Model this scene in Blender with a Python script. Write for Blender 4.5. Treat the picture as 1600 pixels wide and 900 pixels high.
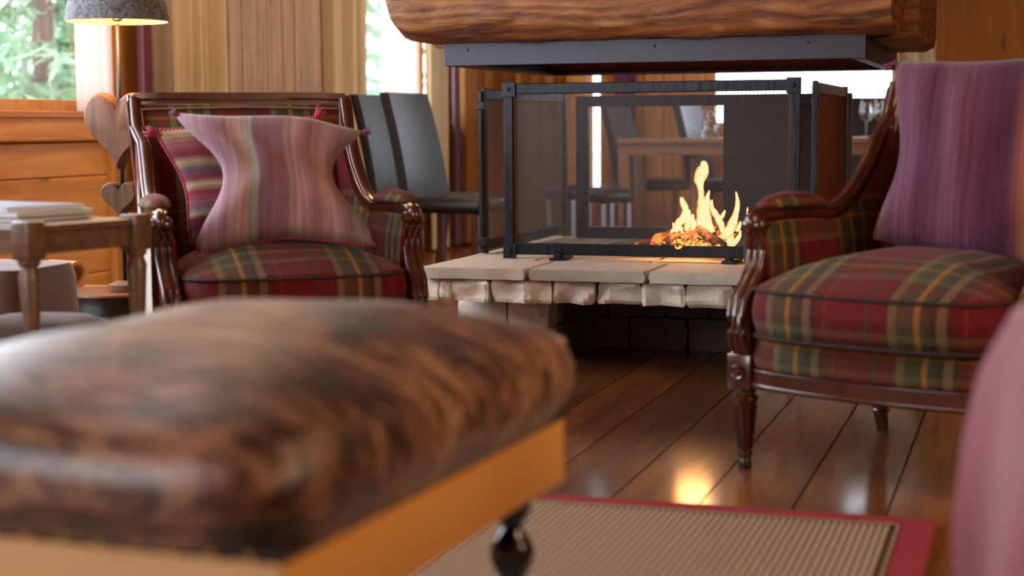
import bpy, bmesh, math, random
from mathutils import Vector, Matrix, noise
for o in list(bpy.data.objects): bpy.data.objects.remove(o)
S = bpy.context.scene; C = S.collection
PI = math.pi; R = math.radians
TH = R(18)                      # the room's walls stand 18 degrees off the camera axis
# ---------------------------------------------------------------- camera
cd = bpy.data.cameras.new('camera'); cam = bpy.data.objects.new('camera', cd); C.objects.link(cam)
cam.matrix_world = Matrix.Translation((0,0,.85)) @ Matrix.Rotation(R(90-5.76),4,'X') @ Matrix.Rotation(R(-.4),4,'Z')
cd.sensor_width = 36; cd.lens = 56.25; cd.clip_start = .05; cd.clip_end = 200
cd.dof.use_dof = True; cd.dof.focus_distance = 5.55; cd.dof.aperture_fstop = 2.2
S.camera = cam
# ---------------------------------------------------------------- world and light
w = bpy.data.worlds.new('world'); S.world = w; w.use_nodes = True
nt = w.node_tree; bg = nt.nodes['Background']
bg.inputs[0].default_value = (.80,.90,1,1); bg.inputs[1].default_value = 5.6
def RW(a, b, z=0): return Vector((a*math.cos(TH)+b*math.sin(TH), -a*math.sin(TH)+b*math.cos(TH), z))
def area(name, loc, tgt, sx, sy, power, col):
    l = bpy.data.lights.new(name,'AREA'); l.shape='RECTANGLE'; l.size=sx; l.size_y=sy; l.energy=power; l.color=col
    o = bpy.data.objects.new(name,l); C.objects.link(o); o.location=loc
    o.rotation_euler = (Vector(tgt)-Vector(loc)).to_track_quat('-Z','Y').to_euler(); return o
area('daylight_fill', RW(-3.7,3.6,1.6), RW(-.8,3.4,.5), 2.6, 1.4, 80, (.78,.88,1))  # daylight of the left window, given by an area lamp out of view
area('daylight_fill', RW(-1.0,-2.4,1.7), RW(-1.6,6,.6), 2.6, 1.3, 85, (1,.92,.82))  # unseen fill added behind the camera; no window opens there
area('daylight_fill', RW(-3.4,-.9,1.6), RW(-1.0,2.4,.5), 2.2, 1.4, 95, (.92,.95,1))  # unseen fill added to brighten the foreground; this wall stretch is windowless
area('warm_fill', RW(.9,2.6,2.42), RW(.4,3.2,0), 1.2, 1.2, 26, (1,.70,.42))  # unseen warm fill added to lift the room, no fitting modelled
area('warm_fill', RW(3.2,1.2,1.9), RW(-.8,2.6,.4), 1.2, 1.0, 60, (1,.72,.44))  # unseen warm lamp added low on the right for the ottoman side
area('warm_fill', RW(-2.3,8.4,2.42), RW(-2.3,8.6,0), 1.4, 1.4, 36, (1,.74,.48))  # unseen warm fill over the dining end
area('warm_fill', RW(-3.0,6.0,2.42), RW(-3.2,6.2,0), .8, .8, 22, (1,.66,.36))  # unseen warm fill above the log wall
vs = S.view_settings; vs.view_transform='Standard'; vs.look='None'; vs.exposure=.16; vs.gamma=1; vs.use_curve_mapping=False

# ---------------------------------------------------------------- materials
def lin(h):
    h=h.lstrip('#'); v=[int(h[i:i+2],16)/255 for i in (0,2,4)]
    return tuple((x/12.92 if x<=.04045 else ((x+.055)/1.055)**2.4) for x in v)+(1,)
class NM:
    def __init__(s,name):
        s.m=bpy.data.materials.new(name); s.m.use_nodes=True; s.t=s.m.node_tree; s.N=s.t.nodes; s.L=s.t.links
        s.b=s.N['Principled BSDF']; s.out=s.N['Material Output']
    def n(s,typ,**k):
        x=s.N.new(typ)
        for a,v in k.items(): setattr(x,a,v)
        return x
    def l(s,a,b): s.L.new(a,b)
    def math(s,op,a,b=None,c=None):
        x=s.n('ShaderNodeMath',operation=op)
        for i,v in enumerate((a,b,c)):
            if v is None: continue
            if isinstance(v,(int,float)): x.inputs[i].default_value=v
            else: s.l(v,x.inputs[i])
        return x.outputs[0]
    def ramp(s,fac,stops,interp='LINEAR'):
        r=s.n('ShaderNodeValToRGB'); e=r.color_ramp; e.interpolation=interp
        while len(e.elements)>1: e.elements.remove(e.elements[0])
        e.elements[0].position=stops[0][0]; e.elements[0].color=stops[0][1]
        for p,c in stops[1:]:
            q=e.elements.new(p); q.color=c
        s.l(fac,r.inputs[0]); return r.outputs[0]
    def mix(s,fac,a,b,blend='MIX'):
        x=s.n('ShaderNodeMix',data_type='RGBA',blend_type=blend)
        for i,v in ((0,fac),(6,a),(7,b)):
            if isinstance(v,(int,float)): x.inputs[i].default_value=v
            elif isinstance(v,tuple): x.inputs[i].default_value=v
            else: s.l(v,x.inputs[i])
        return x.outputs[2]
    def noise(s,vec,scale,detail=4,dist=0,rough=.5):
        x=s.n('ShaderNodeTexNoise'); x.inputs['Scale'].default_value=scale; x.inputs['Detail'].default_value=detail
        x.inputs['Distortion'].default_value=dist; x.inputs['Roughness'].default_value=rough
        if vec is not None: s.l(vec,x.inputs['Vector'])
        return x.outputs['Fac']
    def coord(s,scale=(1,1,1),kind='Object',rand=True,rot=(0,0,0)):
        tc=s.n('ShaderNodeTexCoord'); v=tc.outputs[kind]
        if rand:
            oi=s.n('ShaderNodeObjectInfo'); m=s.math('MULTIPLY',oi.outputs['Random'],37.0)
            a=s.n('ShaderNodeVectorMath',operation='ADD'); s.l(v,a.inputs[0]); s.l(m,a.inputs[1]); v=a.outputs[0]
        mp=s.n('ShaderNodeMapping'); mp.inputs['Scale'].default_value=scale; mp.inputs['Rotation'].default_value=rot
        s.l(v,mp.inputs['Vector']); return mp.outputs[0]
    def bump(s,h,strength=.3,dist=.01):
        b=s.n('ShaderNodeBump'); b.inputs['Strength'].default_value=strength; b.inputs['Distance'].default_value=dist
        s.l(h,b.inputs['Height']); s.l(b.outputs[0],s.b.inputs['Normal'])
    def base(s,c):
        if isinstance(c,tuple): s.b.inputs['Base Color'].default_value=c
        else: s.l(c,s.b.inputs['Base Color'])
    def set(s,rough=.5,metal=0,coat=0,sheen=0,spec=None,coatr=.1):
        s.b.inputs['Roughness'].default_value=rough; s.b.inputs['Metallic'].default_value=metal
        s.b.inputs['Coat Weight'].default_value=coat; s.b.inputs['Coat Roughness'].default_value=coatr
        s.b.inputs['Sheen Weight'].default_value=sheen
        if spec is not None: s.b.inputs['Specular IOR Level'].default_value=spec
def wood(name,dark,light,axis='X',grain=1,rough=.5,coat=0,knots=0,bump=.15,var=.25,coatr=.1,wavy=1.0,spec=None):
    m=NM(name); g={'X':(1.2,14,14),'Y':(14,1.2,14),'Z':(14,14,1.2)}[axis]
    v=m.coord(tuple(x*grain for x in g)); f=m.noise(v,1.6,6,wavy,.6)
    f2=m.noise(m.coord(tuple(x*grain*4 for x in g)),1.5,3)
    h=m.math('ADD',m.math('MULTIPLY',f,.7),m.math('MULTIPLY',f2,.3))
    c=m.ramp(h,[(.32,lin(dark)),(.68,lin(light))])
    oi=m.n('ShaderNodeObjectInfo'); br=m.math('ADD',m.math('MULTIPLY',oi.outputs['Random'],var),1-var/2)
    hs=m.n('ShaderNodeHueSaturation'); m.l(br,hs.inputs['Value']); m.l(c,hs.inputs['Color']); c=hs.outputs[0]
    if knots:
        kv={'X':(2.2,7,7),'Y':(7,2.2,7),'Z':(7,7,2.2)}[axis]
        vo=m.n('ShaderNodeTexVoronoi'); vo.inputs['Scale'].default_value=knots; m.l(m.coord(kv),vo.inputs['Vector'])
        k=m.ramp(vo.outputs['Distance'],[(.0,(1,1,1,1)),(.07,(.8,.8,.8,1)),(.13,(0,0,0,1))])
        c=m.mix(m.math('MULTIPLY',k,.75),c,lin('#3a1a08'))
    m.base(c); m.set(rough,coat=coat,coatr=coatr,spec=spec); m.bump(h,bump,.01); return m.m
def plain(name,col,rough=.5,metal=0,coat=0,var=.0,nscale=8,bump=0,sheen=0,bscale=60):
    m=NM(name); c=lin(col)
    if var:
        f=m.noise(m.coord(),nscale,5); c=m.mix(f,tuple(x*(1-var) for x in c[:3])+(1,),tuple(min(1,x*(1+var)) for x in c[:3])+(1,))
    m.base(c); m.set(rough,metal,coat,sheen)
    if bump: m.bump(m.noise(m.coord(),bscale,4),bump,.004)
    return m.m
M={}
M['floor']=wood('polished dark floorboard','#45240e','#90551f','Y',.45,.5,coat=.7,knots=0,bump=.12,var=.5,coatr=.15,wavy=1.5)
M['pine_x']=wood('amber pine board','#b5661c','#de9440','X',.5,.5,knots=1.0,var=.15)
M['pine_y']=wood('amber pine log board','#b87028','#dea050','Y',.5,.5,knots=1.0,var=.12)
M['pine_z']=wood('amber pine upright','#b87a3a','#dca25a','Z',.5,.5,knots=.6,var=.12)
M['pine_dark']=wood('deep pine board','#9a6230','#c88a48','Z',.5,.5,knots=1.0,var=.15)  # deeper pine tone of the far, right and rear walls
M['larch']=wood('brown larch board','#7a5330','#b08452','Z',.8,.55,knots=.8,var=.25)
M['ceil']=wood('ceiling board','#8a5424','#b47a3a','X',.5,.6,var=.2)
M['mahog']=wood('dark mahogany','#2a0e08','#5a2414','Z',.5,.28,coat=.6,bump=.03,var=.05,coatr=.12)
M['oak']=wood('greyed oak','#4a3322','#7c5b40','X',1,.45,var=.1,coat=.2)
M['table']=wood('table oak','#6a4426','#94683e','X',1,.4,var=.1,coat=.3)
M['heart']=wood('heart timber','#4a2a14','#7c4c24','Z',1.2,.6,var=.1)
M['heart2']=wood('worn heart timber','#3c2412','#6c4420','Z',1.6,.7,var=.1,bump=.5)
M['blackwood']=plain('blackened wood','#1a1512',.35,coat=.3,var=.5,nscale=30,bump=.2)
M['stooltop']=wood('rubbed stool top','#5a2e12','#8a4e22','X',1,.35,coat=.3)
# hewn beam with wavy grain
m=NM('hewn old beam'); v=m.coord((1.1,5.5,5.5),rand=True)
f=m.noise(v,1.5,8,2.6,.62); f2=m.noise(m.coord((5,26,26)),1.5,4,1.2); 
wv=m.n('ShaderNodeTexWave',wave_type='BANDS',bands_direction='Z'); wv.inputs['Scale'].default_value=2.4; wv.inputs['Distortion'].default_value=14; wv.inputs['Detail'].default_value=4; wv.inputs['Detail Scale'].default_value=.8
m.l(m.coord((.6,1,3)),wv.inputs['Vector'])
h=m.math('ADD',m.math('MULTIPLY',f,.72),m.math('ADD',m.math('MULTIPLY',wv.outputs['Fac'],.12),m.math('MULTIPLY',f2,.16)))
m.base(m.ramp(h,[(.30,lin('#32160a')),(.42,lin('#63361a')),(.54,lin('#8c5428')),(.68,lin('#ac763e'))])); m.set(.55); m.bump(h,.9,.02); M['beam']=m.m
# stone
def stone(name,a,b,c3,bs=1):
    m=NM(name); f=m.noise(m.coord(),9,8,.4,.65); g=m.noise(m.coord(),55,5,0,.7)
    oi=m.n('ShaderNodeObjectInfo'); r=m.ramp(oi.outputs['Random'],[(0,lin(a)),(.72,lin(b)),(.86,lin(b)),(1,lin(c3))])
    c=m.mix(m.ramp(f,[(.3,(0,0,0,1)),(.62,(1,1,1,1))]),m.mix(.32,r,lin('#7a6244'),'MIX'),r)
    c=m.mix(m.math('MULTIPLY',g,.3),c,lin('#f2ece0'))
    m.base(c); m.set(.85); m.bump(m.math('ADD',m.math('MULTIPLY',f,.7),m.math('MULTIPLY',g,.4)),.55*bs,.02); return m.m
M['stone']=stone('rough limestone','#e0dcd0','#e6dece','#cc9c5c',1.8)
M['slab']=stone('dressed limestone slab','#a8a298','#b2aaa0','#a89a84',.6)
M['nichestone']=plain('dark niche stone','#6a625c',.9,var=.5,nscale=6,bump=.5,bscale=14)  # darker mottled stone, used only inside the niche
M['mortar']=plain('dark mortar','#3a3532',.95,var=.3)
# irons
m=NM('forged iron'); f=m.noise(m.coord((30,30,4)),2,4); m.base(m.mix(f,lin('#1a1b1f'),lin('#3a3c43'))); m.set(.42,.75); m.bump(f,.4,.004); M['iron']=m.m
M['rust']=plain('rusty iron','#5a2a18',.6,.4,var=.4)
M['wire']=plain('mesh wire','#565050',.5,.6)
M['firelitmesh']=plain('firelit orange wire','#6e3616',.55,.3)  # orange firelight of the right leaf put into its wire colour
M['darksteel']=plain('dark steel sheet','#2a201e',.6,.3,var=.2)
M['hood']=plain('grey painted steel','#40404a',.42,.35,var=.08,nscale=40)
M['hoodin']=plain('heat browned steel','#6a2c18',.5,.3,var=.3)
M['brass']=plain('old brass','#a8803a',.35,.9)
# plaid
def plaid(name,per=.285):
    m=NM(name); tc=m.n('ShaderNodeTexCoord'); sp=m.n('ShaderNodeSeparateXYZ'); m.l(tc.outputs['UV'],sp.inputs[0])
    red=lin('#5e191d'); dred=lin('#461719'); olv=lin('#3e3c28'); tan=lin('#6c5c40'); yel=lin('#98703a'); dk=lin('#20221a'); org=lin('#843c20')
    st=[(0,red),(.10,red),(.115,dred),(.135,olv),(.15,dred),(.165,red),(.27,red),(.285,dk),(.30,tan),(.345,tan),(.36,olv),(.475,olv),(.483,yel),(.512,yel),(.52,olv),
        (.62,dk),(.635,tan),(.685,tan),(.70,dk),(.72,dred),(.80,red),(.81,org),(.82,red),(.99,red)]
    def chan(o,off):
        q=m.math('FRACT',m.math('ADD',m.math('DIVIDE',o,per),off)); return m.ramp(q,st)
    a=chan(sp.outputs[0],.02); b=chan(sp.outputs[1],.35)
    wv=m.n('ShaderNodeTexChecker'); wv.inputs['Scale'].default_value=420; m.l(tc.outputs['UV'],wv.inputs['Vector'])
    fz=m.noise(tc.outputs['UV'],260,2)
    c=m.mix(m.math('ADD',.34,m.math('MULTIPLY',m.math('SUBTRACT',fz,.5),.5)),a,b)
    hs=m.n('ShaderNodeHueSaturation'); hs.inputs['Saturation'].default_value=1.12; hs.inputs['Value'].default_value=.95; m.l(c,hs.inputs['Color'])
    m.base(hs.outputs[0]); m.set(.85,sheen=.06,spec=.3); m.bump(m.math('ADD',m.math('MULTIPLY',wv.outputs['Fac'],.5),fz),.25,.002); return m.m
M['plaid']=plaid('tartan wool')
m=NM('window-lit tartan outside cloth'); tc=m.n('ShaderNodeTexCoord'); sp=m.n('ShaderNodeSeparateXYZ'); m.l(tc.outputs['UV'],sp.inputs[0])
q=m.math('FRACT',m.math('DIVIDE',sp.outputs[0],.16)); c=m.ramp(q,[(0,lin('#c8b8b0')),(.3,lin('#b89a94')),(.45,lin('#c8c4b0')),(.6,lin('#a0a488')),(.75,lin('#c8bcb0')),(.9,lin('#b07878')),(1,lin('#c8b8b0'))]); m.base(c); m.set(.9,sheen=.3); M['litcloth']=m.m  # outer tartan paled: strong window light put into the stripe colours
M['piping']=plain('piping cord','#2a1a18',.8)
M['braid']=plain('braid trim','#8a6a5a',.7)
# kilim: stripes along u, streaked
def kilim(name,stops,streak,dx=.5,rough=.9,sat=1.0,ax=0):
    m=NM(name); tc=m.n('ShaderNodeTexCoord'); sp=m.n('ShaderNodeSeparateXYZ'); m.l(tc.outputs['UV'],sp.inputs[0])
    mp=m.n('ShaderNodeMapping'); mp.inputs['Scale'].default_value=(46,1.1,1) if ax==0 else (1.1,46,1); m.l(tc.outputs['UV'],mp.inputs[0])
    f=m.noise(mp.outputs[0],1,5,.4); wob=m.math('MULTIPLY',m.math('SUBTRACT',m.noise(tc.outputs['UV'],3,2),.5),.025)
    c=m.ramp(m.math('ADD',sp.outputs[ax],wob),stops)
    c=m.mix(m.ramp(f,[(.36,(0,0,0,1)),(.62,(1,1,1,1))]),m.mix(dx,c,lin(streak)),c)
    wv=m.n('ShaderNodeTexWave',bands_direction='Y'); wv.inputs['Scale'].default_value=38; wv.inputs['Distortion'].default_value=1.5; m.l(tc.outputs['UV'],wv.inputs['Vector'])
    hs=m.n('ShaderNodeHueSaturation'); hs.inputs['Saturation'].default_value=sat; m.l(c,hs.inputs['Color']); c=hs.outputs[0]
    m.base(c); m.set(rough,sheen=.15,spec=.2); m.bump(m.math('ADD',m.math('MULTIPLY',wv.outputs['Fac'],.5),m.noise(tc.outputs['UV'],90,3)),.35,.003); return m.m
L=lin
M['kilim_pink']=kilim('washed mauve kilim',[(0,L('#b49ca4')),(.09,L('#a4747e')),(.20,L('#94586a')),(.285,L('#96746c')),(.30,L('#b4642e')),(.315,L('#8a8068')),(.335,L('#b4642e')),(.35,L('#7e7e6c')),(.39,L('#8c8470')),(.405,L('#703c4c')),(.47,L('#84485a')),(.55,L('#80505c')),(.62,L('#b88878')),(.70,L('#985664')),(.80,L('#b48478')),(.88,L('#8a5c68')),(.93,L('#8c8a7c')),(1,L('#a4788c'))],'#6c3440',.6,sat=.78)
M['kilim_purple']=kilim('deep plum kilim',[(0,L('#7a4e3a')),(.05,L('#7e5a50')),(.07,L('#6e3450')),(.15,L('#76405c')),(.25,L('#5c2446')),(.35,L('#744458')),(.45,L('#6e3252')),(.55,L('#541e40')),(.66,L('#4e1a3c')),(.71,L('#7c3c3c')),(.725,L('#a4562c')),(.76,L('#a4562c')),(.77,L('#5c5c54')),(.80,L('#5c5c54')),(.81,L('#9c4e2c')),(.84,L('#5c5c54')),(.87,L('#6e3252')),(1,L('#541e40'))],'#3e1430',.6,sat=.88)
M['kilim_red']=kilim('striped red cream kilim',[(0,L('#a89468')),(.06,L('#8a6c6c')),(.12,L('#7a2038')),(.2,L('#6e1a30')),(.24,L('#a89870')),(.28,L('#68606a')),(.34,L('#8a4a52')),(.42,L('#7a2036')),(.48,L('#aa9a74')),(.53,L('#7e2a3c')),(.62,L('#5c5660')),(.68,L('#ac9a72')),(.74,L('#7a2036')),(.85,L('#8a5458')),(1,L('#a89468'))],'#5a1a2a',.4,ax=1)
M['tassel']=plain('crimson tassel yarn','#a01428',.9,sheen=.3); M['tassel_mauve']=plain('plum tassel yarn','#6e2050',.9,sheen=.3)
M['throw']=plain('mauve wool','#94505e',.9,var=.25,nscale=5,sheen=.7,bump=.2,bscale=200)
# hide
m=NM('brindled cow hide'); v=m.coord((5,15,7),rand=False,rot=(0,0,.35))
f=m.noise(v,1.35,5,2.3,.55); big=m.noise(m.coord((1,1,1),rand=False),3.4,2,.6); fine=m.noise(m.coord((30,140,60),rand=False,rot=(0,0,.4)),2,3,.6)
h=m.math('ADD',m.math('MULTIPLY',f,.58),m.math('ADD',m.math('MULTIPLY',big,.30),m.math('MULTIPLY',fine,.12)))
m.base(m.ramp(h,[(.41,L('#120908')),(.46,L('#341c12')),(.51,L('#64402a')),(.56,L('#8a6248')),(.64,L('#b09070'))])); m.set(.36,sheen=.1,spec=.6); m.bump(fine,.35,.004); M['hide']=m.m
M['tanleather']=plain('tan suede leather','#d8963c',.55,var=.12,nscale=5,sheen=.2); M['litsuede']=plain('front-lit tan suede leather','#d8a870',.6,var=.1,sheen=.2)  # second suede is the tan one paled, front daylight in its colour
M['ebony']=plain('ebonised wood','#0c0a0a',.16,coat=1)
M['leather']=plain('black brown leather','#130d0e',.46,coat=.0,var=.3,nscale=10,bump=.15,bscale=120)
M['suede']=plain('brown suede','#4e3020',.8,var=.3,sheen=.3); M['greypad']=plain('grey felt','#77706c',.9); M['browncloth']=plain('taupe cloth','#4e3c34',.9,var=.2,sheen=.2)
# rug
M['jute']=plain('woven jute','#a6978a',.95,var=.25,nscale=120,bump=.6,bscale=300); M['jutedark']=plain('jute base','#6a5a4c',.95)
M['rugred']=plain('red rug binding','#8e2030',.9,var=.15,nscale=200,bump=.4,bscale=300); M['rugtan']=plain('tan seam cord','#8a7660',.9,bump=.4)
M['curt']=plain('linen curtain','#b9a27e',.9,var=.08,sheen=.2,bump=.2,bscale=300); M['curtplum']=plain('plum curtain','#5e2344',.85,var=.15,sheen=.3,bump=.2,bscale=300)
M['curtbrown']=plain('ochre curtain','#a06a34',.9,var=.15)
def sheer(name,col,t):
    m=NM(name); tr=m.n('ShaderNodeBsdfTransparent'); tl=m.n('ShaderNodeBsdfTranslucent'); df=m.n('ShaderNodeBsdfDiffuse')
    tl.inputs[0].default_value=L(col); df.inputs[0].default_value=L(col)
    a=m.n('ShaderNodeMixShader'); a.inputs[0].default_value=.4; m.l(tl.outputs[0],a.inputs[1]); m.l(df.outputs[0],a.inputs[2])
    b=m.n('ShaderNodeMixShader'); b.inputs[0].default_value=t; m.l(a.outputs[0],b.inputs[1]); m.l(tr.outputs[0],b.inputs[2]); m.l(b.outputs[0],m.out.inputs[0]); return m.m
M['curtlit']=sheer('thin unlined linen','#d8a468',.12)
M['sheer']=sheer('sheer voile','#f4e2de',.35)
def glassm(name,refl=.08,tint=(1,1,1,1)):
    m=NM(name); tr=m.n('ShaderNodeBsdfTransparent'); tr.inputs[0].default_value=tint; gl=m.n('ShaderNodeBsdfGlossy'); gl.inputs['Roughness'].default_value=.02
    lw=m.n('ShaderNodeLayerWeight'); lw.inputs[0].default_value=.25; f=m.math('ADD',m.math('MULTIPLY',lw.outputs['Facing'],.3),refl)
    x=m.n('ShaderNodeMixShader'); m.l(f,x.inputs[0]); m.l(tr.outputs[0],x.inputs[1]); m.l(gl.outputs[0],x.inputs[2]); m.l(x.outputs[0],m.out.inputs[0]); return m.m
M['pane']=glassm('window glass',.03); M['glass']=glassm('drinking glass',.08,(.93,.95,.96,1))
M['snow']=plain('snow','#e8eef4',.8); M['spruce']=plain('hazed spruce needles','#8fae8c',.9,var=.35,nscale=3); M['bark']=plain('bark','#5a4636',.9)  # needle green paled: outdoor haze in the colour, with a dusting of snow
m=NM('grey wool felt'); f=m.noise(m.coord(),60,6,1.2,.7); m.base(m.ramp(f,[(.36,L('#2c2a2c')),(.62,L('#8c8a8e'))])); m.set(.95,sheen=.3); m.bump(f,.9,.01); M['felt']=m.m
def emis(name,col,s):
    m=NM(name); e=m.n('ShaderNodeEmission'); e.inputs[0].default_value=col; e.inputs[1].default_value=s; m.l(e.outputs[0],m.out.inputs[0]); return m.m
M['bulb']=emis('lit bulb',(1,.72,.38,1),30)
m=NM('lamp lining'); m.base(L('#f0d09a')); m.set(.7); M['lining']=m.m
# flame: hot core, orange rim, thin towards its edge
m=NM('flame'); lw=m.n('ShaderNodeLayerWeight'); lw.inputs[0].default_value=.5; fz=m.noise(m.coord((30,30,12),rand=True),1.2,3,1)
q=m.math('ADD',lw.outputs['Facing'],m.math('MULTIPLY',m.math('SUBTRACT',fz,.5),.5))
c=m.ramp(q,[(.05,(1,.60,.24,1)),(.35,(1,.40,.10,1)),(.72,(1,.22,.03,1)),(.95,(.8,.08,.01,1))]); s_=m.math('MULTIPLY_ADD',q,-2.0,3.0)
e=m.n('ShaderNodeEmission'); m.l(c,e.inputs[0]); m.l(m.math('MAXIMUM',s_,.8),e.inputs[1]); tr=m.n('ShaderNodeBsdfTransparent')
x=m.n('ShaderNodeMixShader'); m.l(m.ramp(q,[(.55,(0,0,0,1)),(1,(1,1,1,1))]),x.inputs[0]); m.l(e.outputs[0],x.inputs[1]); m.l(tr.outputs[0],x.inputs[2]); m.l(x.outputs[0],m.out.inputs[0]); M['flame']=m.m
m=NM('burning log'); f=m.noise(m.coord((14,45,45)),1.2,5,.8); m.base(m.ramp(f,[(.35,L('#1a0e0a')),(.7,L('#7a4424'))])); m.set(.8)
m.b.inputs['Emission Color'].default_value=(1,.20,.03,1); m.l(m.math('MULTIPLY',m.ramp(m.noise(m.coord(),22,4,.5),[(.5,(0,0,0,1)),(.66,(1,1,1,1))]),2.6),m.b.inputs['Emission Strength']); m.bump(f,.6,.01); M['log']=m.m
m=NM('glowing ember'); f=m.noise(m.coord(),60,4); m.base(L('#2a1410')); m.set(.9); m.b.inputs['Emission Color'].default_value=(1,.24,.04,1)
m.l(m.math('MULTIPLY',m.ramp(f,[(.42,(0,0,0,1)),(.6,(1,1,1,1))]),5),m.b.inputs['Emission Strength']); M['ember']=m.m
M['ash']=plain('grey ash','#6a605a',.95,var=.3,bump=.4)
M['paper']=plain('white paper','#dfe2ea',.5); M['paperblue']=plain('blue magazine cover','#8496b8',.35,coat=.3); M['paperred']=plain('red magazine cover','#a04048',.4); M['navy']=plain('dark cover','#2c3346',.4)
M['cork']=wood('birch bark roll','#a87848','#d8b080','X',1,.7)
M['box']=wood('plywood','#a87034','#c88c48','X',.5,.6)
M['sofa']=plain('mauve grey upholstery','#7a4650',.9,sheen=.3)

# ---------------------------------------------------------------- geometry helpers
def mk(name,vs_,fs,mat,parent=None,smooth=False,uv=None,loc=None,rot=None):
    me=bpy.data.meshes.new(name); me.from_pydata([tuple(v) for v in vs_],[],fs); me.validate()
    if isinstance(mat,str): mat=M[mat]
    me.materials.append(mat)
    bm=bmesh.new(); bm.from_mesh(me); bmesh.ops.recalc_face_normals(bm,faces=bm.faces); bm.to_mesh(me); bm.free()
    if smooth:
        me.polygons.foreach_set('use_smooth',[True]*len(me.polygons))
        if smooth!=1: me.set_sharp_from_angle(angle=R(smooth))
    if uv=='box':
        l=me.uv_layers.new(name='UVMap')
        for p in me.polygons:
            n=p.normal; ax=max(range(3),key=lambda i:abs(n[i])*(1.0 if i!=2 else 1.0))
            for li in p.loop_indices:
                co=me.vertices[me.loops[li].vertex_index].co
                l.data[li].uv = (co.y,co.z) if ax==0 else ((co.x,co.z) if ax==1 else (co.x,co.y))
    elif uv:
        l=me.uv_layers.new(name='UVMap')
        for p in me.polygons:
            for li in p.loop_indices: l.data[li].uv=uv[me.loops[li].vertex_index]
    o=bpy.data.objects.new(name,me); C.objects.link(o)
    if parent: o.parent=parent
    if loc is not None: o.location=loc
    if rot is not None: o.rotation_euler=rot
    return o
class B:
    """collects shapes for one mesh"""
    def __init__(s): s.v=[]; s.f=[]
    def add(s,v,f): k=len(s.v); s.v+= [Vector(p) for p in v]; s.f+=[tuple(i+k for i in q) for q in f]; return s
    def box(s,x0,x1,y0,y1,z0,z1,bev=0):
        if bev<=0:
            return s.add([(x0,y0,z0),(x1,y0,z0),(x1,y1,z0),(x0,y1,z0),(x0,y0,z1),(x1,y0,z1),(x1,y1,z1),(x0,y1,z1)],
              [(0,3,2,1),(4,5,6,7),(0,1,5,4),(1,2,6,5),(2,3,7,6),(3,0,4,7)])
        bm=bmesh.new(); bmesh.ops.create_cube(bm,size=1)
        for v in bm.verts: v.co=Vector(((x0+x1)/2+v.co.x*(x1-x0),(y0+y1)/2+v.co.y*(y1-y0),(z0+z1)/2+v.co.z*(z1-z0)))
        bmesh.ops.bevel(bm,geom=list(bm.edges),offset=min(bev,.49*min(abs(x1-x0),abs(y1-y0),abs(z1-z0))),segments=2,affect='EDGES',profile=.5)
        bm.verts.index_update(); s.add([v.co.copy() for v in bm.verts],[tuple(v.index for v in f.verts) for f in bm.faces]); bm.free(); return s
    def lathe(s,prof,n=20,c=(0,0,0),sx=1,sy=1):
        v=[];f=[]
        for r,z in prof:
            for i in range(n): a=2*PI*i/n; v.append((c[0]+r*math.cos(a)*sx,c[1]+r*math.sin(a)*sy,c[2]+z))
        for k in range(len(prof)-1):
            for i in range(n): j=(i+1)%n; f.append((k*n+i,k*n+j,(k+1)*n+j,(k+1)*n+i))
        f.append(tuple(range(n))); f.append(tuple(range((len(prof)-1)*n,len(prof)*n))); return s.add(v,f)
    def tube(s,pts,rad,n=10,sx=1.0,sy=1.0,up=(0,0,1),sq=False,caps=True):
        pts=[Vector(p) for p in pts]; N=len(pts); rs=rad if hasattr(rad,'__len__') else [rad]*N
        v=[];f=[]; up=Vector(up)
        for k,p in enumerate(pts):
            t=(pts[min(k+1,N-1)]-pts[max(k-1,0)]).normalized(); a=up.cross(t)
            if a.length<1e-3: a=Vector((1,0,0)).cross(t)
            a.normalize(); b=t.cross(a).normalized()
            for i in range(n):
                th=2*PI*i/n+(PI/n if sq else 0); ca,sa=math.cos(th),math.sin(th)
                v.append(p+a*ca*rs[k]*sx+b*sa*rs[k]*sy)
        for k in range(N-1):
            for i in range(n): j=(i+1)%n; f.append((k*n+i,k*n+j,(k+1)*n+j,(k+1)*n+i))
        if caps: f.append(tuple(range(n))); f.append(tuple(range((N-1)*n,N*n)))
        return s.add(v,f)
    def bar(s,p,q,wd,ht,up=(0,0,1)):
        return s.tube([p,q],math.sqrt(.5),4,wd,ht,up,sq=True)
    def grid(s,fn,nu,nv,flip=False):
        v=[fn(i/nu,j/nv) for j in range(nv+1) for i in range(nu+1)]; f=[]
        for j in range(nv):
            for i in range(nu): a=j*(nu+1)+i; f.append((a,a+1,a+nu+2,a+nu+1))
        return s.add(v,f)
    def loft(s,outline,prof,n=48):
        """outline(phi)->(x,y); prof list of (scale,z,grow)"""
        v=[];f=[]
        for sc,z in prof:
            for i in range(n):
                x,y=outline(2*PI*i/n); zz=z(x,y,sc) if callable(z) else z; v.append((x*sc,y*sc,zz))
        for k in range(len(prof)-1):
            for i in range(n): j=(i+1)%n; f.append((k*n+i,k*n+j,(k+1)*n+j,(k+1)*n+i))
        f.append(tuple(range(n))); f.append(tuple(range((len(prof)-1)*n,len(prof)*n))); return s.add(v,f)
    def xf(s,m): s.v=[m@v for v in s.v]; return s
    def o(s,name,mat,parent=None,smooth=False,**k): return mk(name,s.v,s.f,mat,parent,smooth,**k)
def sup(hx,hy,n=5):
    def g(a):
        c,d=math.cos(a),math.sin(a); r=(abs(c)**n+abs(d)**n)**(-1/n); return hx*r*c,hy*r*d
    return g
def tag(o,label,cat,group=None,kind=None):
    if label: o['label']=label
    if cat: o['category']=cat
    if group: o['group']=group
    if kind: o['kind']=kind
    return o
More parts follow.
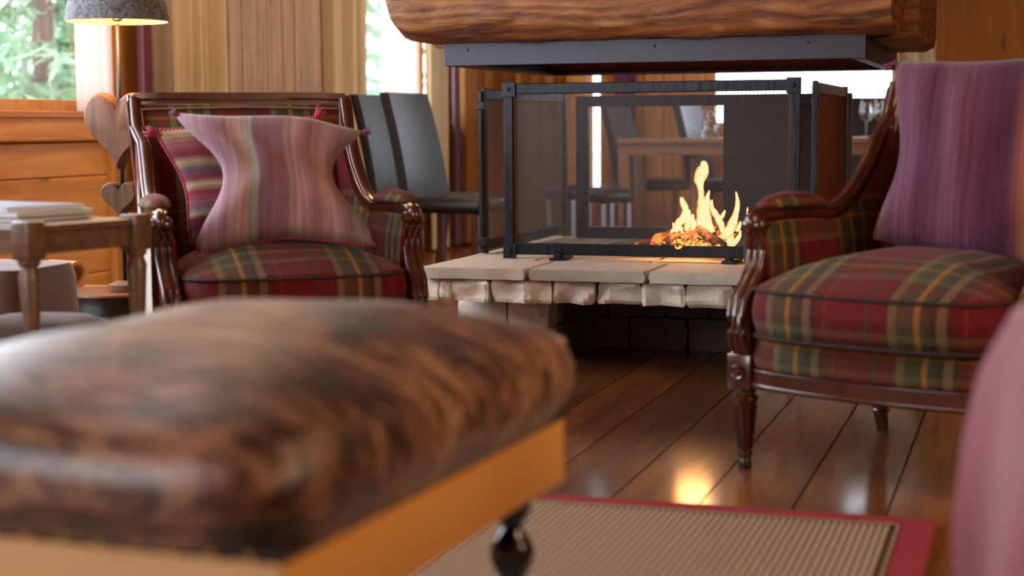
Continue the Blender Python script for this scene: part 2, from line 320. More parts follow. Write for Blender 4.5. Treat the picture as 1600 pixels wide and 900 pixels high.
def thing(name,label,cat,loc=(0,0,0),rz=0,group=None):
    o=bpy.data.objects.new(name,None); o.empty_display_size=.1; C.objects.link(o); o.location=loc; o.rotation_euler=(0,0,rz); return tag(o,label,cat,group)
def room(name,label,cat,a,b,z=0,rz=0,group=None): return thing(name,label,cat,RW(a,b,z),-TH+rz,group)
def dup(root,label=None,loc=None,rz=None,scale=None):
    r=root.copy(); C.objects.link(r)
    if label: r['label']=label
    if loc is not None: r.location=loc
    if rz is not None: r.rotation_euler=(0,0,rz)
    if scale: r.scale=(scale,)*3
    def rec(s,d):
        for ch in list(s.children):
            c=ch.copy(); C.objects.link(c); c.parent=d; rec(ch,c)
    rec(root,r); return r
def structure(name,b_or_none,mat=None,label=None):
    o=b_or_none.o(name,mat); o.rotation_euler=(0,0,-TH); o['kind']='structure'
    if label: o['label']=label
    return o
rnd=random.Random(7)
def ns(p,s=1): return noise.noise(Vector(p)*s)

# ---------------------------------------------------------------- floor
fl=structure('floor',B().box(-5,4.2,-1.5,11.6,-.08,-.022),'mortar','polished dark brown board floor')
PW=.205
for i in range(45):
    a=-5+i*PW+.003; b0=-1.5-rnd.random()*1.6
    while b0<11.5:
        ln=2.2+rnd.random()*1.5; b1=min(b0+ln,11.55); bb=max(b0,-1.5)
        if b1-bb>.1:
            o=B().box(a,a+PW-.005,bb+.002,b1-.002,-.022,rnd.random()*.0008).o('plank','floor',fl)
        b0+=ln
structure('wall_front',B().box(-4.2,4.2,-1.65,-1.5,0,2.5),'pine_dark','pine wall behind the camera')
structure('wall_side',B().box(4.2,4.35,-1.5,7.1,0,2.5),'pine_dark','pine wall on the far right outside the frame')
structure('ceiling',B().box(-5,4.2,-1.5,11.6,2.5,2.6),'ceil','timber ceiling')

# ---------------------------------------------------------------- left wall (window side)
AW=-3.99
wl=structure('wall_left',B().box(AW-.2,AW-.06,-1.5,2.1,0,2.5).box(AW-.2,AW-.06,2.1,11.4,0,.9).box(AW-.2,AW-.06,2.1,11.4,2.2,2.5)
   .box(AW-.2,AW-.06,6.46,8.75,.9,2.2).box(AW-.2,AW-.06,10.9,11.4,.9,2.2).box(AW-.2,AW-.06,2.1,2.9,.9,2.2),'pine_y','amber log wall under the windows')
z=0
for k,h in enumerate([.21,.22,.215,.15,.0]):
    if h==0: break
    B().box(AW-.06,AW,2.1,6.36,z+.001,z+h-.001,.006).o('board','pine_y',wl); z+=h
B().box(AW-.06,AW+.035,2.1,6.36,.80,.928,.01).o('board','pine_y',wl)
for k in range(5): B().box(AW-.06,AW,8.62,11.3,k*.18+.003,k*.18+.177,.008).o('board','pine_y',wl)
B().box(AW-.06,AW+.03,6.36,6.58,0,2.5,.008).o('post','pine_z',wl)
b=7.10
for wd in (.17,.14,.17,.12,.18,.15,.19,.16):
    B().box(AW-.05,AW+.14+rnd.random()*.006,b+.002,b+wd-.002,0,2.5,.006).o('board','larch',wl); b+=wd
def window(name,b0,b1,z0,z1,mull):
    w_=B().box(AW-.10,AW-.05,b0,b1,z0,z0+.05,.004).box(AW-.10,AW-.05,b0,b1,z1-.05,z1,.004).box(AW-.10,AW-.05,b0,b0+.05,z0,z1,.004).box(AW-.10,AW-.05,b1-.05,b1,z0,z1,.004)
    o=structure(name,w_,'pine_z'); B().box(AW-.08,AW-.076,b0+.04,b1-.04,z0+.04,z1-.04).o('pane','pane',o)
    for q in mull: B().box(AW-.10,AW-.05,q-.03,q+.03,z0,z1,.004).o('mullion','pine_z',o)
    B().box(AW-.06,AW+.05,b0,b1,z0-.03,z0,.005).o('window_sill','pine_y',o); return o
window('window_1',2.9,6.46,.93,2.2,[4.6]); window('window_2',8.75,10.9,.9,2.2,[10.45])

# ---------------------------------------------------------------- far wall
BW=11.3
wb=structure('wall_back',B().box(-4.2,-3.15,BW,BW+.15,0,2.5).box(-2.95,-2.2,BW,BW+.15,0,2.5).box(-3.15,-2.95,BW,BW+.15,0,.3).box(-3.15,-2.95,BW,BW+.15,2.2,2.5)
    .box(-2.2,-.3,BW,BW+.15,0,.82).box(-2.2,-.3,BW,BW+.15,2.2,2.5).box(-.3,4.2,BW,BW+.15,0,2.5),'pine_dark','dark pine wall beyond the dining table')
a=-2.95
while a<-2.25: B().box(a+.003,a+.14,BW-.03,BW,0,2.5,.005).o('board','pine_dark',wb); a+=.145
a=-2.2
while a<-.3: B().box(a+.003,a+.14,BW-.03,BW,0,.81,.005).o('board','pine_dark',wb); a+=.145
def window_far(name,a0,a1,z0,z1,mull=()):
    w_=B().box(a0,a1,BW+.03,BW+.08,z0,z0+.05,.004).box(a0,a1,BW+.03,BW+.08,z1-.05,z1,.004).box(a0,a0+.05,BW+.03,BW+.08,z0,z1,.004).box(a1-.05,a1,BW+.03,BW+.08,z0,z1,.004)
    o=structure(name,w_,'pine_z'); B().box(a0+.04,a1-.04,BW+.05,BW+.054,z0+.04,z1-.04).o('pane','pane',o)
    for q in mull: B().box(q-.03,q+.03,BW+.03,BW+.08,z0,z1,.004).o('mullion','pine_z',o)
window_far('window_3',-3.15,-2.95,.3,2.2); window_far('window_4',-2.2,-.3,.82,2.2,[-.62])

# ---------------------------------------------------------------- right wall (pine partition)
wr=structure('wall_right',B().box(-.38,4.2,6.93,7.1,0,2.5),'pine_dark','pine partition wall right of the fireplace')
a=-.39
for wd in (.42,.36,.3,.4,.34,.4,.4,.4,.4,.4,.4,.36):
    B().box(a+.002,a+wd-.002,6.9,6.94,0,2.5,.004).o('board','pine_dark',wr); a+=wd

# ---------------------------------------------------------------- curtains
def curtain(label,mat,p0,p1,z0,z1,folds,amp,ph=0,nrm=(1,0),thick=.006,group=None,name='curtain'):
    p0=Vector(p0);p1=Vector(p1); d=p1-p0; n_=Vector(nrm)
    o=room(name,label,'curtain',p0.x,p0.y,z0,0,group); nu=folds*10
    def fn(off):
        def g(u,v):
            ww=math.sin(u*folds*2*PI+ph)+.35*math.sin(u*folds*4.6*PI+1.3*ph+v*1.2)+.5*math.sin(u*folds*1.1*PI+ph*2)
            q=d*u+n_*(amp*ww*(.85+.15*v)+off); return (q.x,q.y,v*(z1-z0))
        return g
    b=B(); b.grid(fn(0),nu,6); b.grid(fn(-thick),nu,6)
    b.o('cloth',mat,o,smooth=1); B().bar((0,0,z1-z0+.012),(d.x,d.y,z1-z0+.012),.03,.02).o('heading_tape',mat,o); return o
curtain('plum curtain edge hanging behind the lamp pole','curtplum',(AW+.13,6.39),(AW+.13,6.55),.02,2.35,1,.02,.4)
curtain('beige linen curtain in tall pleats left of the board pillar','curt',(AW+.16,6.56),(AW+.16,7.16),.02,2.35,6,.05,1.0)
curtain('sheer white voile drawn at the edge of the left window','sheer',(AW+.06,6.03),(AW+.06,6.31),.93,2.35,4,.012,.3)
curtain('beige linen curtain between the board pillar and the bright window','curt',(AW+.12,8.42),(AW+.12,8.96),.02,2.35,5,.05,2.2)
curtain('sheer white voile hanging behind the leather chairs','sheer',(AW+.05,9.45),(AW+.05,10.10),.05,2.35,4,.012,.9)
curtain('white linen curtain left of the plum one in the far corner','curt',(AW+.10,10.20),(AW+.10,10.54),.02,2.35,3,.025,.2)
curtain('dark plum curtain in the far corner under the hood edge','curtplum',(AW+.12,10.58),(AW+.12,10.74),.02,2.35,1,.02,.8)
curtain('ochre brown curtain in the corner right of the dark plum one','curtbrown',(AW+.12,10.76),(AW+.12,11.12),.02,2.35,3,.03,1.1)
curtain('ochre curtain in folds seen between hood and fire screen','curtbrown',(-3.82,BW-.12),(-3.24,BW-.12),.02,2.35,5,.05,.5,(0,-1))
curtain('orange beige curtain seen through the mesh around the black post','curtlit',(-3.20,BW-.12),(-3.01,BW-.12),.02,2.35,1,.02,.5,(0,-1))
curtain('pale green beige curtain seen through the mesh beside the plum one','curtlit',(-2.945,BW-.12),(-2.86,BW-.12),.02,2.35,1,.02,2.1,(0,-1))
curtain('plum curtain seen through the mesh left of the dining table','curtplum',(-2.84,BW-.13),(-2.70,BW-.13),.02,2.35,1,.02,.5,(0,-1))
curtain('cream curtain at the right edge of the far window','curt',(-.92,BW-.12),(-.42,BW-.12),.02,2.35,4,.03,1.4,(0,-1))

# ---------------------------------------------------------------- hearth
def rock(x0,x1,y0,y1,z0,z1,seed,amp=.012,seg=(4,2,3),bul=.006):
    b=B(); nx,ny,nz=seg; cx,cy,cz=(x0+x1)/2,(y0+y1)/2,(z0+z1)/2; hx,hy,hz=(x1-x0)/2,(y1-y0)/2,(z1-z0)/2
    bm=bmesh.new(); idx={}
    def V(i,j,k):
        if (i,j,k) not in idx:
            u,v,w_=2*i/nx-1,2*j/ny-1,2*k/nz-1
            p=Vector((cx+hx*u,cy+hy*v,cz+hz*w_)); sc=1-min(.10,.006/max(hx,.01))*(abs(u)**6*abs(w_)**6)
            q=Vector((ns((p.x*9+seed,p.y*9,p.z*9)),ns((p.x*9,p.y*9+seed*1.7,p.z*9+4)),ns((p.x*9+8,p.y*9,p.z*9+seed))))
            edge=max(abs(u),abs(w_)); p.y+= (-bul*(1-edge**5)*2.5+amp*1.6*ns((p.x*15+seed,p.z*19,seed)) if v<0 else 0)+q.y*amp*1.2
            p.x=cx+(p.x-cx)*sc+q.x*amp*.45; p.z+=q.z*amp*.2
            idx[(i,j,k)]=bm.verts.new(p)
        return idx[(i,j,k)]
    def F(a,c,d,e): bm.faces.new((a,c,d,e))
    for i in range(nx):
        for k in range(nz):
            for j in (0,ny): F(V(i,j,k),V(i+1,j,k),V(i+1,j,k+1),V(i,j,k+1))
    for i in range(nx):
        for j in range(ny):
            for k in (0,nz): F(V(i,j,k),V(i+1,j,k),V(i+1,j+1,k),V(i,j+1,k))
    for j in range(ny):
        for k in range(nz):
            for i in (0,nx): F(V(i,j,k),V(i,j+1,k),V(i,j+1,k+1),V(i,j,k+1))
    bm.verts.index_update(); b.add([v.co.copy() for v in bm.verts],[tuple(v.index for v in f.verts) for f in bm.faces]); bm.free(); return b
HA0,HA1,HB0,HB1=-1.99,-.34,5.0,6.75
he=room('hearth','raised limestone hearth with rough stone front under the fire screen','hearth',HA0-.03,5.2); he.scale=(1.02,.95,.957)
def hl(a): return a-HA0
W_=HA1-HA0
B().box(.05,W_-.05,.07,1.70,.26,.345).box(.02,.34,.36,1.65,0,.26).box(W_-.60,W_-.03,.36,1.65,0,.26).box(.3,W_-.5,.82,1.65,0,.26).o('core','mortar',he)
# dressed slabs along the front edge, then behind
xs=[-.01,.378,.79,1.17,1.66]
for i in range(4): rock(xs[i]+.004,xs[i+1]-.006,-.005,.36,.341,.381,i*3+1,.006,(10,6,2),.001).o('slab','slab',he,smooth=40)
xs=[-.01,.30,.72,1.10,1.40,1.66]
for j,(y0,y1) in enumerate([(.365,.72),(.725,1.2),(1.205,1.73)]):
    for i in range(5):
        s=.06*(j%2); rock(xs[i]+(s if i else 0)+.004,xs[i+1]+(s if i<4 else 0)-.004,y0+.003,y1-.003,.343,.380,i*5+j*9+40,.004,(4,4,1),0).o('slab','slab',he,smooth=40)
x=.0; i=0
for wd in (.055,.045,.145,.215,.145,.16,.15,.16,.15,.17,.15,.13):
    if x+wd>W_+.05: wd=W_-x
    if wd<.03: break
    rock(x+.003,x+wd-.004,.028,.20,.258+.004*ns((i*3.3,0,0)),.336,i*11+3,.022,(9,2,6),.004).o('stone','stone',he,smooth=24); x+=wd; i+=1
for k in range(10):  # right flank course
    b=rock(0,.16,.028,.2,.258,.336,90+k,.014,(3,2,3),.004); b.xf(Matrix.Translation((W_+.0,.06+k*.165,0))@Matrix.Rotation(PI/2,4,'Z')); b.o('stone','stone',he,smooth=25)
# piers
for (x0,x1,s) in ((.02,.37,1),(W_-.62,W_-.02,2)):
    zz=0
    for row,h in enumerate((.125,.128)):
        x=x0
        n_=2 if s==1 else 3
        for q in range(n_):
            wd=(x1-x0)/n_*(1+.18*((q+row)%2-.5)); wd=min(wd,x1-x)
            rock(x+.003,x+wd-.003,.315,.45,zz+.002,zz+h-.003,200+row*17+q*5+s*31,.014,(4,2,3),.005).o('stone','stone',he,smooth=25); x+=wd
        zz+=h
# side cheeks and back of the dark niche
for row,(z0,z1,cuts) in enumerate(((0,.13,(.34,.56,.78,1.06)),(.132,.256,(.34,.48,.70,.86,1.06)))):
    for i in range(len(cuts)-1): rock(cuts[i]+.003,cuts[i+1]-.003,.74,.84,z0+.002,z1-.002,300+row*13+i*7,.012,(4,2,3),.003).o('stone','nichestone',he,smooth=25)
    for s,xx in ((0,.335),(1,W_-.60)):
        for q in range(2):
            b=rock(.44+q*.16,.44+q*.16+.155,0,.05,z0+.002,z1-.002,400+row*13+q*7+s,.008,(3,1,3),.002)
            b.xf(Matrix.Translation((xx,0,0))@Matrix(((0,1 if s==0 else -1,0,0),(1,0,0,0),(0,0,1,0),(0,0,0,1)))); b.o('stone','nichestone',he)
# ash bed
def ashf(u,v):
    x=.35+u*.95;y=.72+v*.7; e=min(u,1-u,v,1-v)*4; return (x,y,.382+.030*min(1,e)+.010*ns((x*14,y*14,0))*min(1,e))
ash=B().grid(ashf,24,18).o('ash_bed','ash',he,smooth=1); ash['kind']='stuff'

# ---------------------------------------------------------------- fire screen (front leaf and two side leaves)
fs=room('fire_screen','black forged iron fire screen with riveted corners and fine wire mesh','fire screen',-1.857,5.64,.366); fs.scale=(1.033,)*3
def netting(W,H,y,pitch=.0135,wd=.0014):
    b=B(); k=math.tan(R(32)); 
    for sgn in (1,-1):
        st=pitch/math.sin(math.atan(1/k)) if False else pitch
        n0=int((H/k)/st)+1; n1=int(W/st)+1; rng=range(-n0,n1+1) if sgn==1 else range(0,n1+n0+1)
        for i in rng:
            x0=i*st; pts=[]
            # line x = x0 + sgn*z/k
            zs=[0,H]; 
            za=(0-x0)*k*sgn; zb=(W-x0)*k*sgn; lo=max(0,min(za,zb)); hi=min(H,max(za,zb))
            if hi-lo<.003: continue
            b.bar((x0+sgn*lo/k,y+sgn*.0006,lo),(x0+sgn*hi/k,y+sgn*.0006,hi),wd,wd*.7,up=(0,1,0))
    return b
def leaf(root,M4,W,H,mesh_mat='wire',pitch=.0135,rails='iron',post_w=.034,rivets=True,bot=.042,top=.042,sub=None):
    def put(b,name,mat,par=root,sm=False): b.xf(M4); return b.o(name,mat,par,sm)
    for x in (0,W-post_w): put(B().box(x,x+post_w,-.012,.006,0,H,.003),'post',rails)
    put(B().box(post_w,W-post_w,-.009,.004,H-top,H-.004,.003),'rail',rails); put(B().box(post_w,W-post_w,-.009,.004,.012,.012+bot,.003),'rail',rails)
    for x in (post_w,W-post_w-.009): put(B().box(x,x+.009,-.003,.003,.012+bot,H-top),'inner_edge','rust')
    nb=netting(W-2*post_w,H-top-bot-.012,0,pitch); nb.xf(Matrix.Translation((post_w,.006,.012+bot))); o=put(nb,'wire_mesh',mesh_mat); o['kind']='stuff'
    if rivets:
        for x in (-.004,W-post_w-.012):
            for z in (H-.052,-.002):
                p=put(B().box(x,x+post_w+.016,-.017,-.010,z,z+.054,.002),'corner_plate',rails)
                bb=B().lathe([(.0001,.006),(.005,.005),(.0075,.002),(.008,0)],10); bb.xf(Matrix.Translation((x+.025,-.017,z+.027))@Matrix.Rotation(PI/2,4,'X')); put(bb,'rivet',rails,p)
SW,SH=1.05,.625
leaf(fs,Matrix.Identity(4),SW,SH)
for x in (.19,.80): 
    B().box(x,x+.05,-.09,.05,-.001,.008,.002).box(x+.008,x+.03,-.06,-.012,.006,.018,.002).o('foot','iron',fs)
def sideM(x,y,ang): return Matrix.Translation((x,y,0))@Matrix.Rotation(ang,4,'Z')
leaf(fs,sideM(-.135,.15,R(88)),.98,.61,post_w=.028,rivets=False)
leaf(fs,sideM(1.095,.0,R(90)),0.93,.615,post_w=.028,rivets=False,mesh_mat='firelitmesh',pitch=.0095)
for x,y in ((-.14,.15),(1.095,.03)):
    B().lathe([(.011,.02),(.011,.60)],10,(x,y,0)).o('hinge_rod','iron',fs)
    B().box(x-.012,x+.02,y-.02,y+.004,.53,.56,.003).o('hinge_plate','iron',fs); B().box(x-.012,x+.02,y-.02,y+.004,.03,.06,.003).o('hinge_plate','iron',fs)
rs=room('fire_screen','rear fire guard of thick black bars behind the flames','fire screen',-1.88,6.70,.366); rs.scale=(1.02,)*3
B().box(0,.055,-.01,.015,0,.60,.004).o('post','iron',rs); B().box(1.10,1.15,-.01,.015,0,.60,.004).o('post','iron',rs)
B().box(.055,1.10,-.01,.012,.555,.60,.003).o('rail','iron',rs); B().box(.055,1.10,-.01,.012,.0,.05,.003).o('rail','iron',rs)
B().box(.63,1.10,-.004,.004,.05,.555).o('closed_panel','darksteel',rs)

# ---------------------------------------------------------------- fire
BX,BY=-1.165,5.78
def flame(root,pts,name='flame'):
    # pts: (x,z,halfwidth)
    P=[];Rr=[]; n=len(pts)
    for i in range(n-1):
        for k in range(4):
            t=k/4; q=lambda j,c: pts[max(0,min(n-1,j))][c]
            cr=lambda c:.5*((2*q(i,c))+(-q(i-1,c)+q(i+1,c))*t+(2*q(i-1,c)-5*q(i,c)+4*q(i+1,c)-q(i+2,c))*t*t+(-q(i-1,c)+3*q(i,c)-3*q(i+1,c)+q(i+2,c))*t**3)
            x,z,r=cr(0),cr(1),max(.0006,cr(2)); P.append((x+.0025*ns((x*60,z*60,3)),.02*ns((x*7,z*9,1)),z)); Rr.append(r*(1+.22*ns((z*55,x*40,7))))
    P.append((pts[-1][0],.0,pts[-1][1])); Rr.append(.0004)
    b=B().tube(P,Rr,14,1,.55,up=(0,1,0)); return b.o(name,'flame',root,smooth=1)
fi=room('fire','orange and yellow flames rising from the burning logs','fire',BX,BY,.40)
mpp=5.86/2500   # metres per photo pixel at the fire
def fp(l): return [((x-1092)*mpp,(388-y)*mpp,r*mpp) for x,y,r in l]
for fl_ in ([(1099,368,8),(1101,345,10),(1101,325,8.5),(1100,308,5.5),(1098,292,5),(1096,280,8.5),(1100,268,10.5),(1103,258,7),(1100,251,2)],
            [(1108,365,7),(1111,345,6),(1108,325,5),(1109,308,4),(1112,296,1)],
            [(1058,362,5),(1062,350,6),(1071,340,6.5),(1074,327,5),(1070,316,5),(1068,307,2)],
            [(1076,360,4),(1078,348,5),(1079,336,4),(1081,327,1)],
            [(1086,360,5),(1087,348,4.5),(1085,340,3.5),(1087,334,1)],
            [(1093,362,6),(1094,350,5),(1096,338,3)],
            [(1118,362,5),(1113,350,5),(1113,340,2)],
            [(1134,362,4),(1131,349,5.5),(1124,337,5.5),(1118,328,4.5),(1115,318,3),(1116,311,1)],
            [(1130,340,3),(1134,334,3),(1136,327,1)],
            [(1128,372,5),(1140,364,8),(1148,350,7.5),(1152,336,5),(1155,322,4),(1155,308,2.6),(1153,298,1)],
            [(1156,360,4),(1160,352,3.5),(1161,344,1)],
            [(1050,378,5),(1054,366,4),(1056,356,3),(1054,347,1)],[(1066,372,5),(1068,360,4),(1066,350,1)],[(1090,374,6),(1104,362,5),(1112,352,1)],[(1122,378,6),(1130,372,5),(1137,362,1)],[(1144,388,4),(1150,380,4),(1158,370,4),(1162,358,1)],[(1100,384,7),(1112,378,6),(1124,371,2)],
            [(1139,384,5),(1146,372,5),(1150,364,2)],
            [(1170,334,1),(1171,328,1.6),(1171,323,.6)]):
    flame(fi,fp(fl_))
def log(label,p,q,r,mat='log'):
    p=Vector(p);q=Vector(q); n=9
    o=room('firewood_log',label,'log',BX+p.x,BY+p.y,.402+p.z-r*.6); off=Vector((-p.x,-p.y,-p.z+r*.6)); d=q-p
    pts=[p+d*(i/(n-1))+Vector((0,.010*ns((i*.7,p.x*9,2)),.012*ns((i*.8,p.x*11,5)))) +off for i in range(n)]
    B().tube(pts,[r*(.72+.3*abs(ns((i*.9,r*99,3)))+.2) for i in range(n)],8).o('wood',mat,o,smooth=35)
def lp(x,y,d=0): return ((x-1092)*mpp,d,(392-y)*mpp)
log('long thin branch leaning up from the left onto the fire',lp(996,389,-.05),lp(1062,362,.02),.010)
log('charred branch arching over the embers from the left',lp(1020,387,-.02),lp(1092,356,.02),.012)
log('burnt stick lying across the top of the fire',lp(1082,360,.03),lp(1146,353,.02),.012)
log('split log sloping down to the right front of the fire',lp(1096,362,-.03),lp(1146,388,-.10),.020)
log('thick glowing log under the flames on the left',lp(1040,384,.0),lp(1098,372,.02),.030)
log('dark charred log lying behind under the tallest flame',lp(1090,384,.02),lp(1136,374,.06),.030)
log('glowing branch under the right flame',lp(1112,386,.07),lp(1152,364,.04),.014)
log('short stick burning on the left of the pile',lp(1030,380,.03),lp(1060,368,.0),.008)
em=B()
for i in range(110):
    x=rnd.gauss(0,.055);y=rnd.gauss(0,.05); s=.004+rnd.random()*.010
    b=B().lathe([(s*.3,-s),(s,-s*.2),(s*.8,s*.6),(s*.2,s*.9)],6); b.xf(Matrix.Translation((x-.01,y,max(0,.045-abs(x)*.3)*rnd.random()+.008))@Matrix.Rotation(rnd.random()*3,4,'X')); em.add(b.v,b.f)
eo=em.o('embers','ember'); eo.location=RW(BX,BY,.400); eo.rotation_euler=(0,0,-TH); tag(eo,'heap of glowing embers beneath the burning logs','embers',kind='stuff')
pl=bpy.data.lights.new('fire_glow','POINT'); pl.energy=9; pl.color=(1,.42,.13); pl.shadow_soft_size=.06; po=bpy.data.objects.new('fire_glow',pl); C.objects.link(po); po.location=RW(BX,BY-.03,.53)

# ---------------------------------------------------------------- hood and mantel
ho=room('hood','grey steel hood rim hanging above the fire screen','hood',-2.04,5.5,1.07)
HW,HD=1.50,1.32
B().box(0,HW,0,.012,0,.082,.002).o('front_plate','hood',ho); B().box(0,.012,.012,HD,0,.082,.002).o('side_plate','darksteel',ho); B().box(HW-.012,HW,.012,HD,0,.082,.002).o('side_plate','darksteel',ho)
B().box(.012,HW-.012,HD-.012,HD,.0,.082,.002).o('back_plate','hoodin',ho)
B().box(.012,HW-.012,HD-.05,HD-.013,.0,.012,.001).box(.013,.05,.013,HD-.05,.0,.012,.001).box(HW-.05,HW-.013,.013,HD-.05,.0,.012,.001).o('inner_lip','blackwood',ho)
B().box(.0,HW,.0,HD,.083,.095).o('underside','hoodin',ho)
for x in (.09,.78,1.31): 
    b=B().lathe([(.0001,.003),(.004,.002),(.005,0)],8); b.xf(Matrix.Translation((x,0,.055))@Matrix.Rotation(PI/2,4,'X')); b.o('rivet','iron',ho)
B().box(.05,HW-.05,.10,HD-.05,.52,1.42).o('chimney_breast','mortar',ho)
def beam(root,L_,D,H,name,seed,end0=.10,end1=.02):
    n=70; prof=[(-.5,.30),(-.5,.18),(-.47,.09),(-.40,.035),(-.28,.008),(-.1,0),(.15,0),(.38,.01),(.47,.05),(.5,.14),(.5,.4),(.5,1),(0,1.03),(-.42,1),(-.5,.92),(-.5,.75),(-.5,.60),(-.5,.45)]
    v=[];f=[];k=len(prof)
    for i in range(n+1):
        u=i/n; x=u*L_
        r0=max(0,1-x/end0) if end0 else 0; r1=max(0,1-(L_-x)/end1) if end1 else 0; e=max(1-math.sqrt(max(0,1-r0*r0)),1-math.sqrt(max(0,1-r1*r1)))
        for (py,pz) in prof:
            zz=pz*H; 
            if pz<.5: zz+= e*.14*(1-pz/.5)
            yy=py*D*(1-.10*e); d=.010*ns((x*5,py*4+seed,pz*7))+.006*ns((x*19,py*9,pz*22+seed))
            v.append((x,yy+(d if py<0 else -d),zz+ (d if pz<.3 else 0)))
    for i in range(n):
        for j in range(k): q=(j+1)%k; f.append((i*k+j,i*k+q,(i+1)*k+q,(i+1)*k+j))
    f.append(tuple(range(k))); f.append(tuple(range(n*k,(n+1)*k)))
    return B().add(v,f)
ma=room('mantel','heavy hewn timber mantel beams with wild wavy grain around the hood','mantel',-2.22,5.56,1.152)
b=beam(ma,1.80,.42,.44,'beam',3,.11,.015); b.o('beam','beam',ma,smooth=40)
b=beam(ma,1.05,.36,.44,'beam',9,.02,.02); b.xf(Matrix.Translation((1.655,.212,-.012))@Matrix.Rotation(PI/2,4,'Z')@Matrix.Scale(-1,4,(0,1,0))); b.o('beam','beam',ma,smooth=40)
b=beam(ma,1.15,.36,.44,'beam',15,.02,.02); b.xf(Matrix.Translation((.19,.212,0))@Matrix.Rotation(PI/2,4,'Z')); b.o('beam','beam',ma,smooth=40)

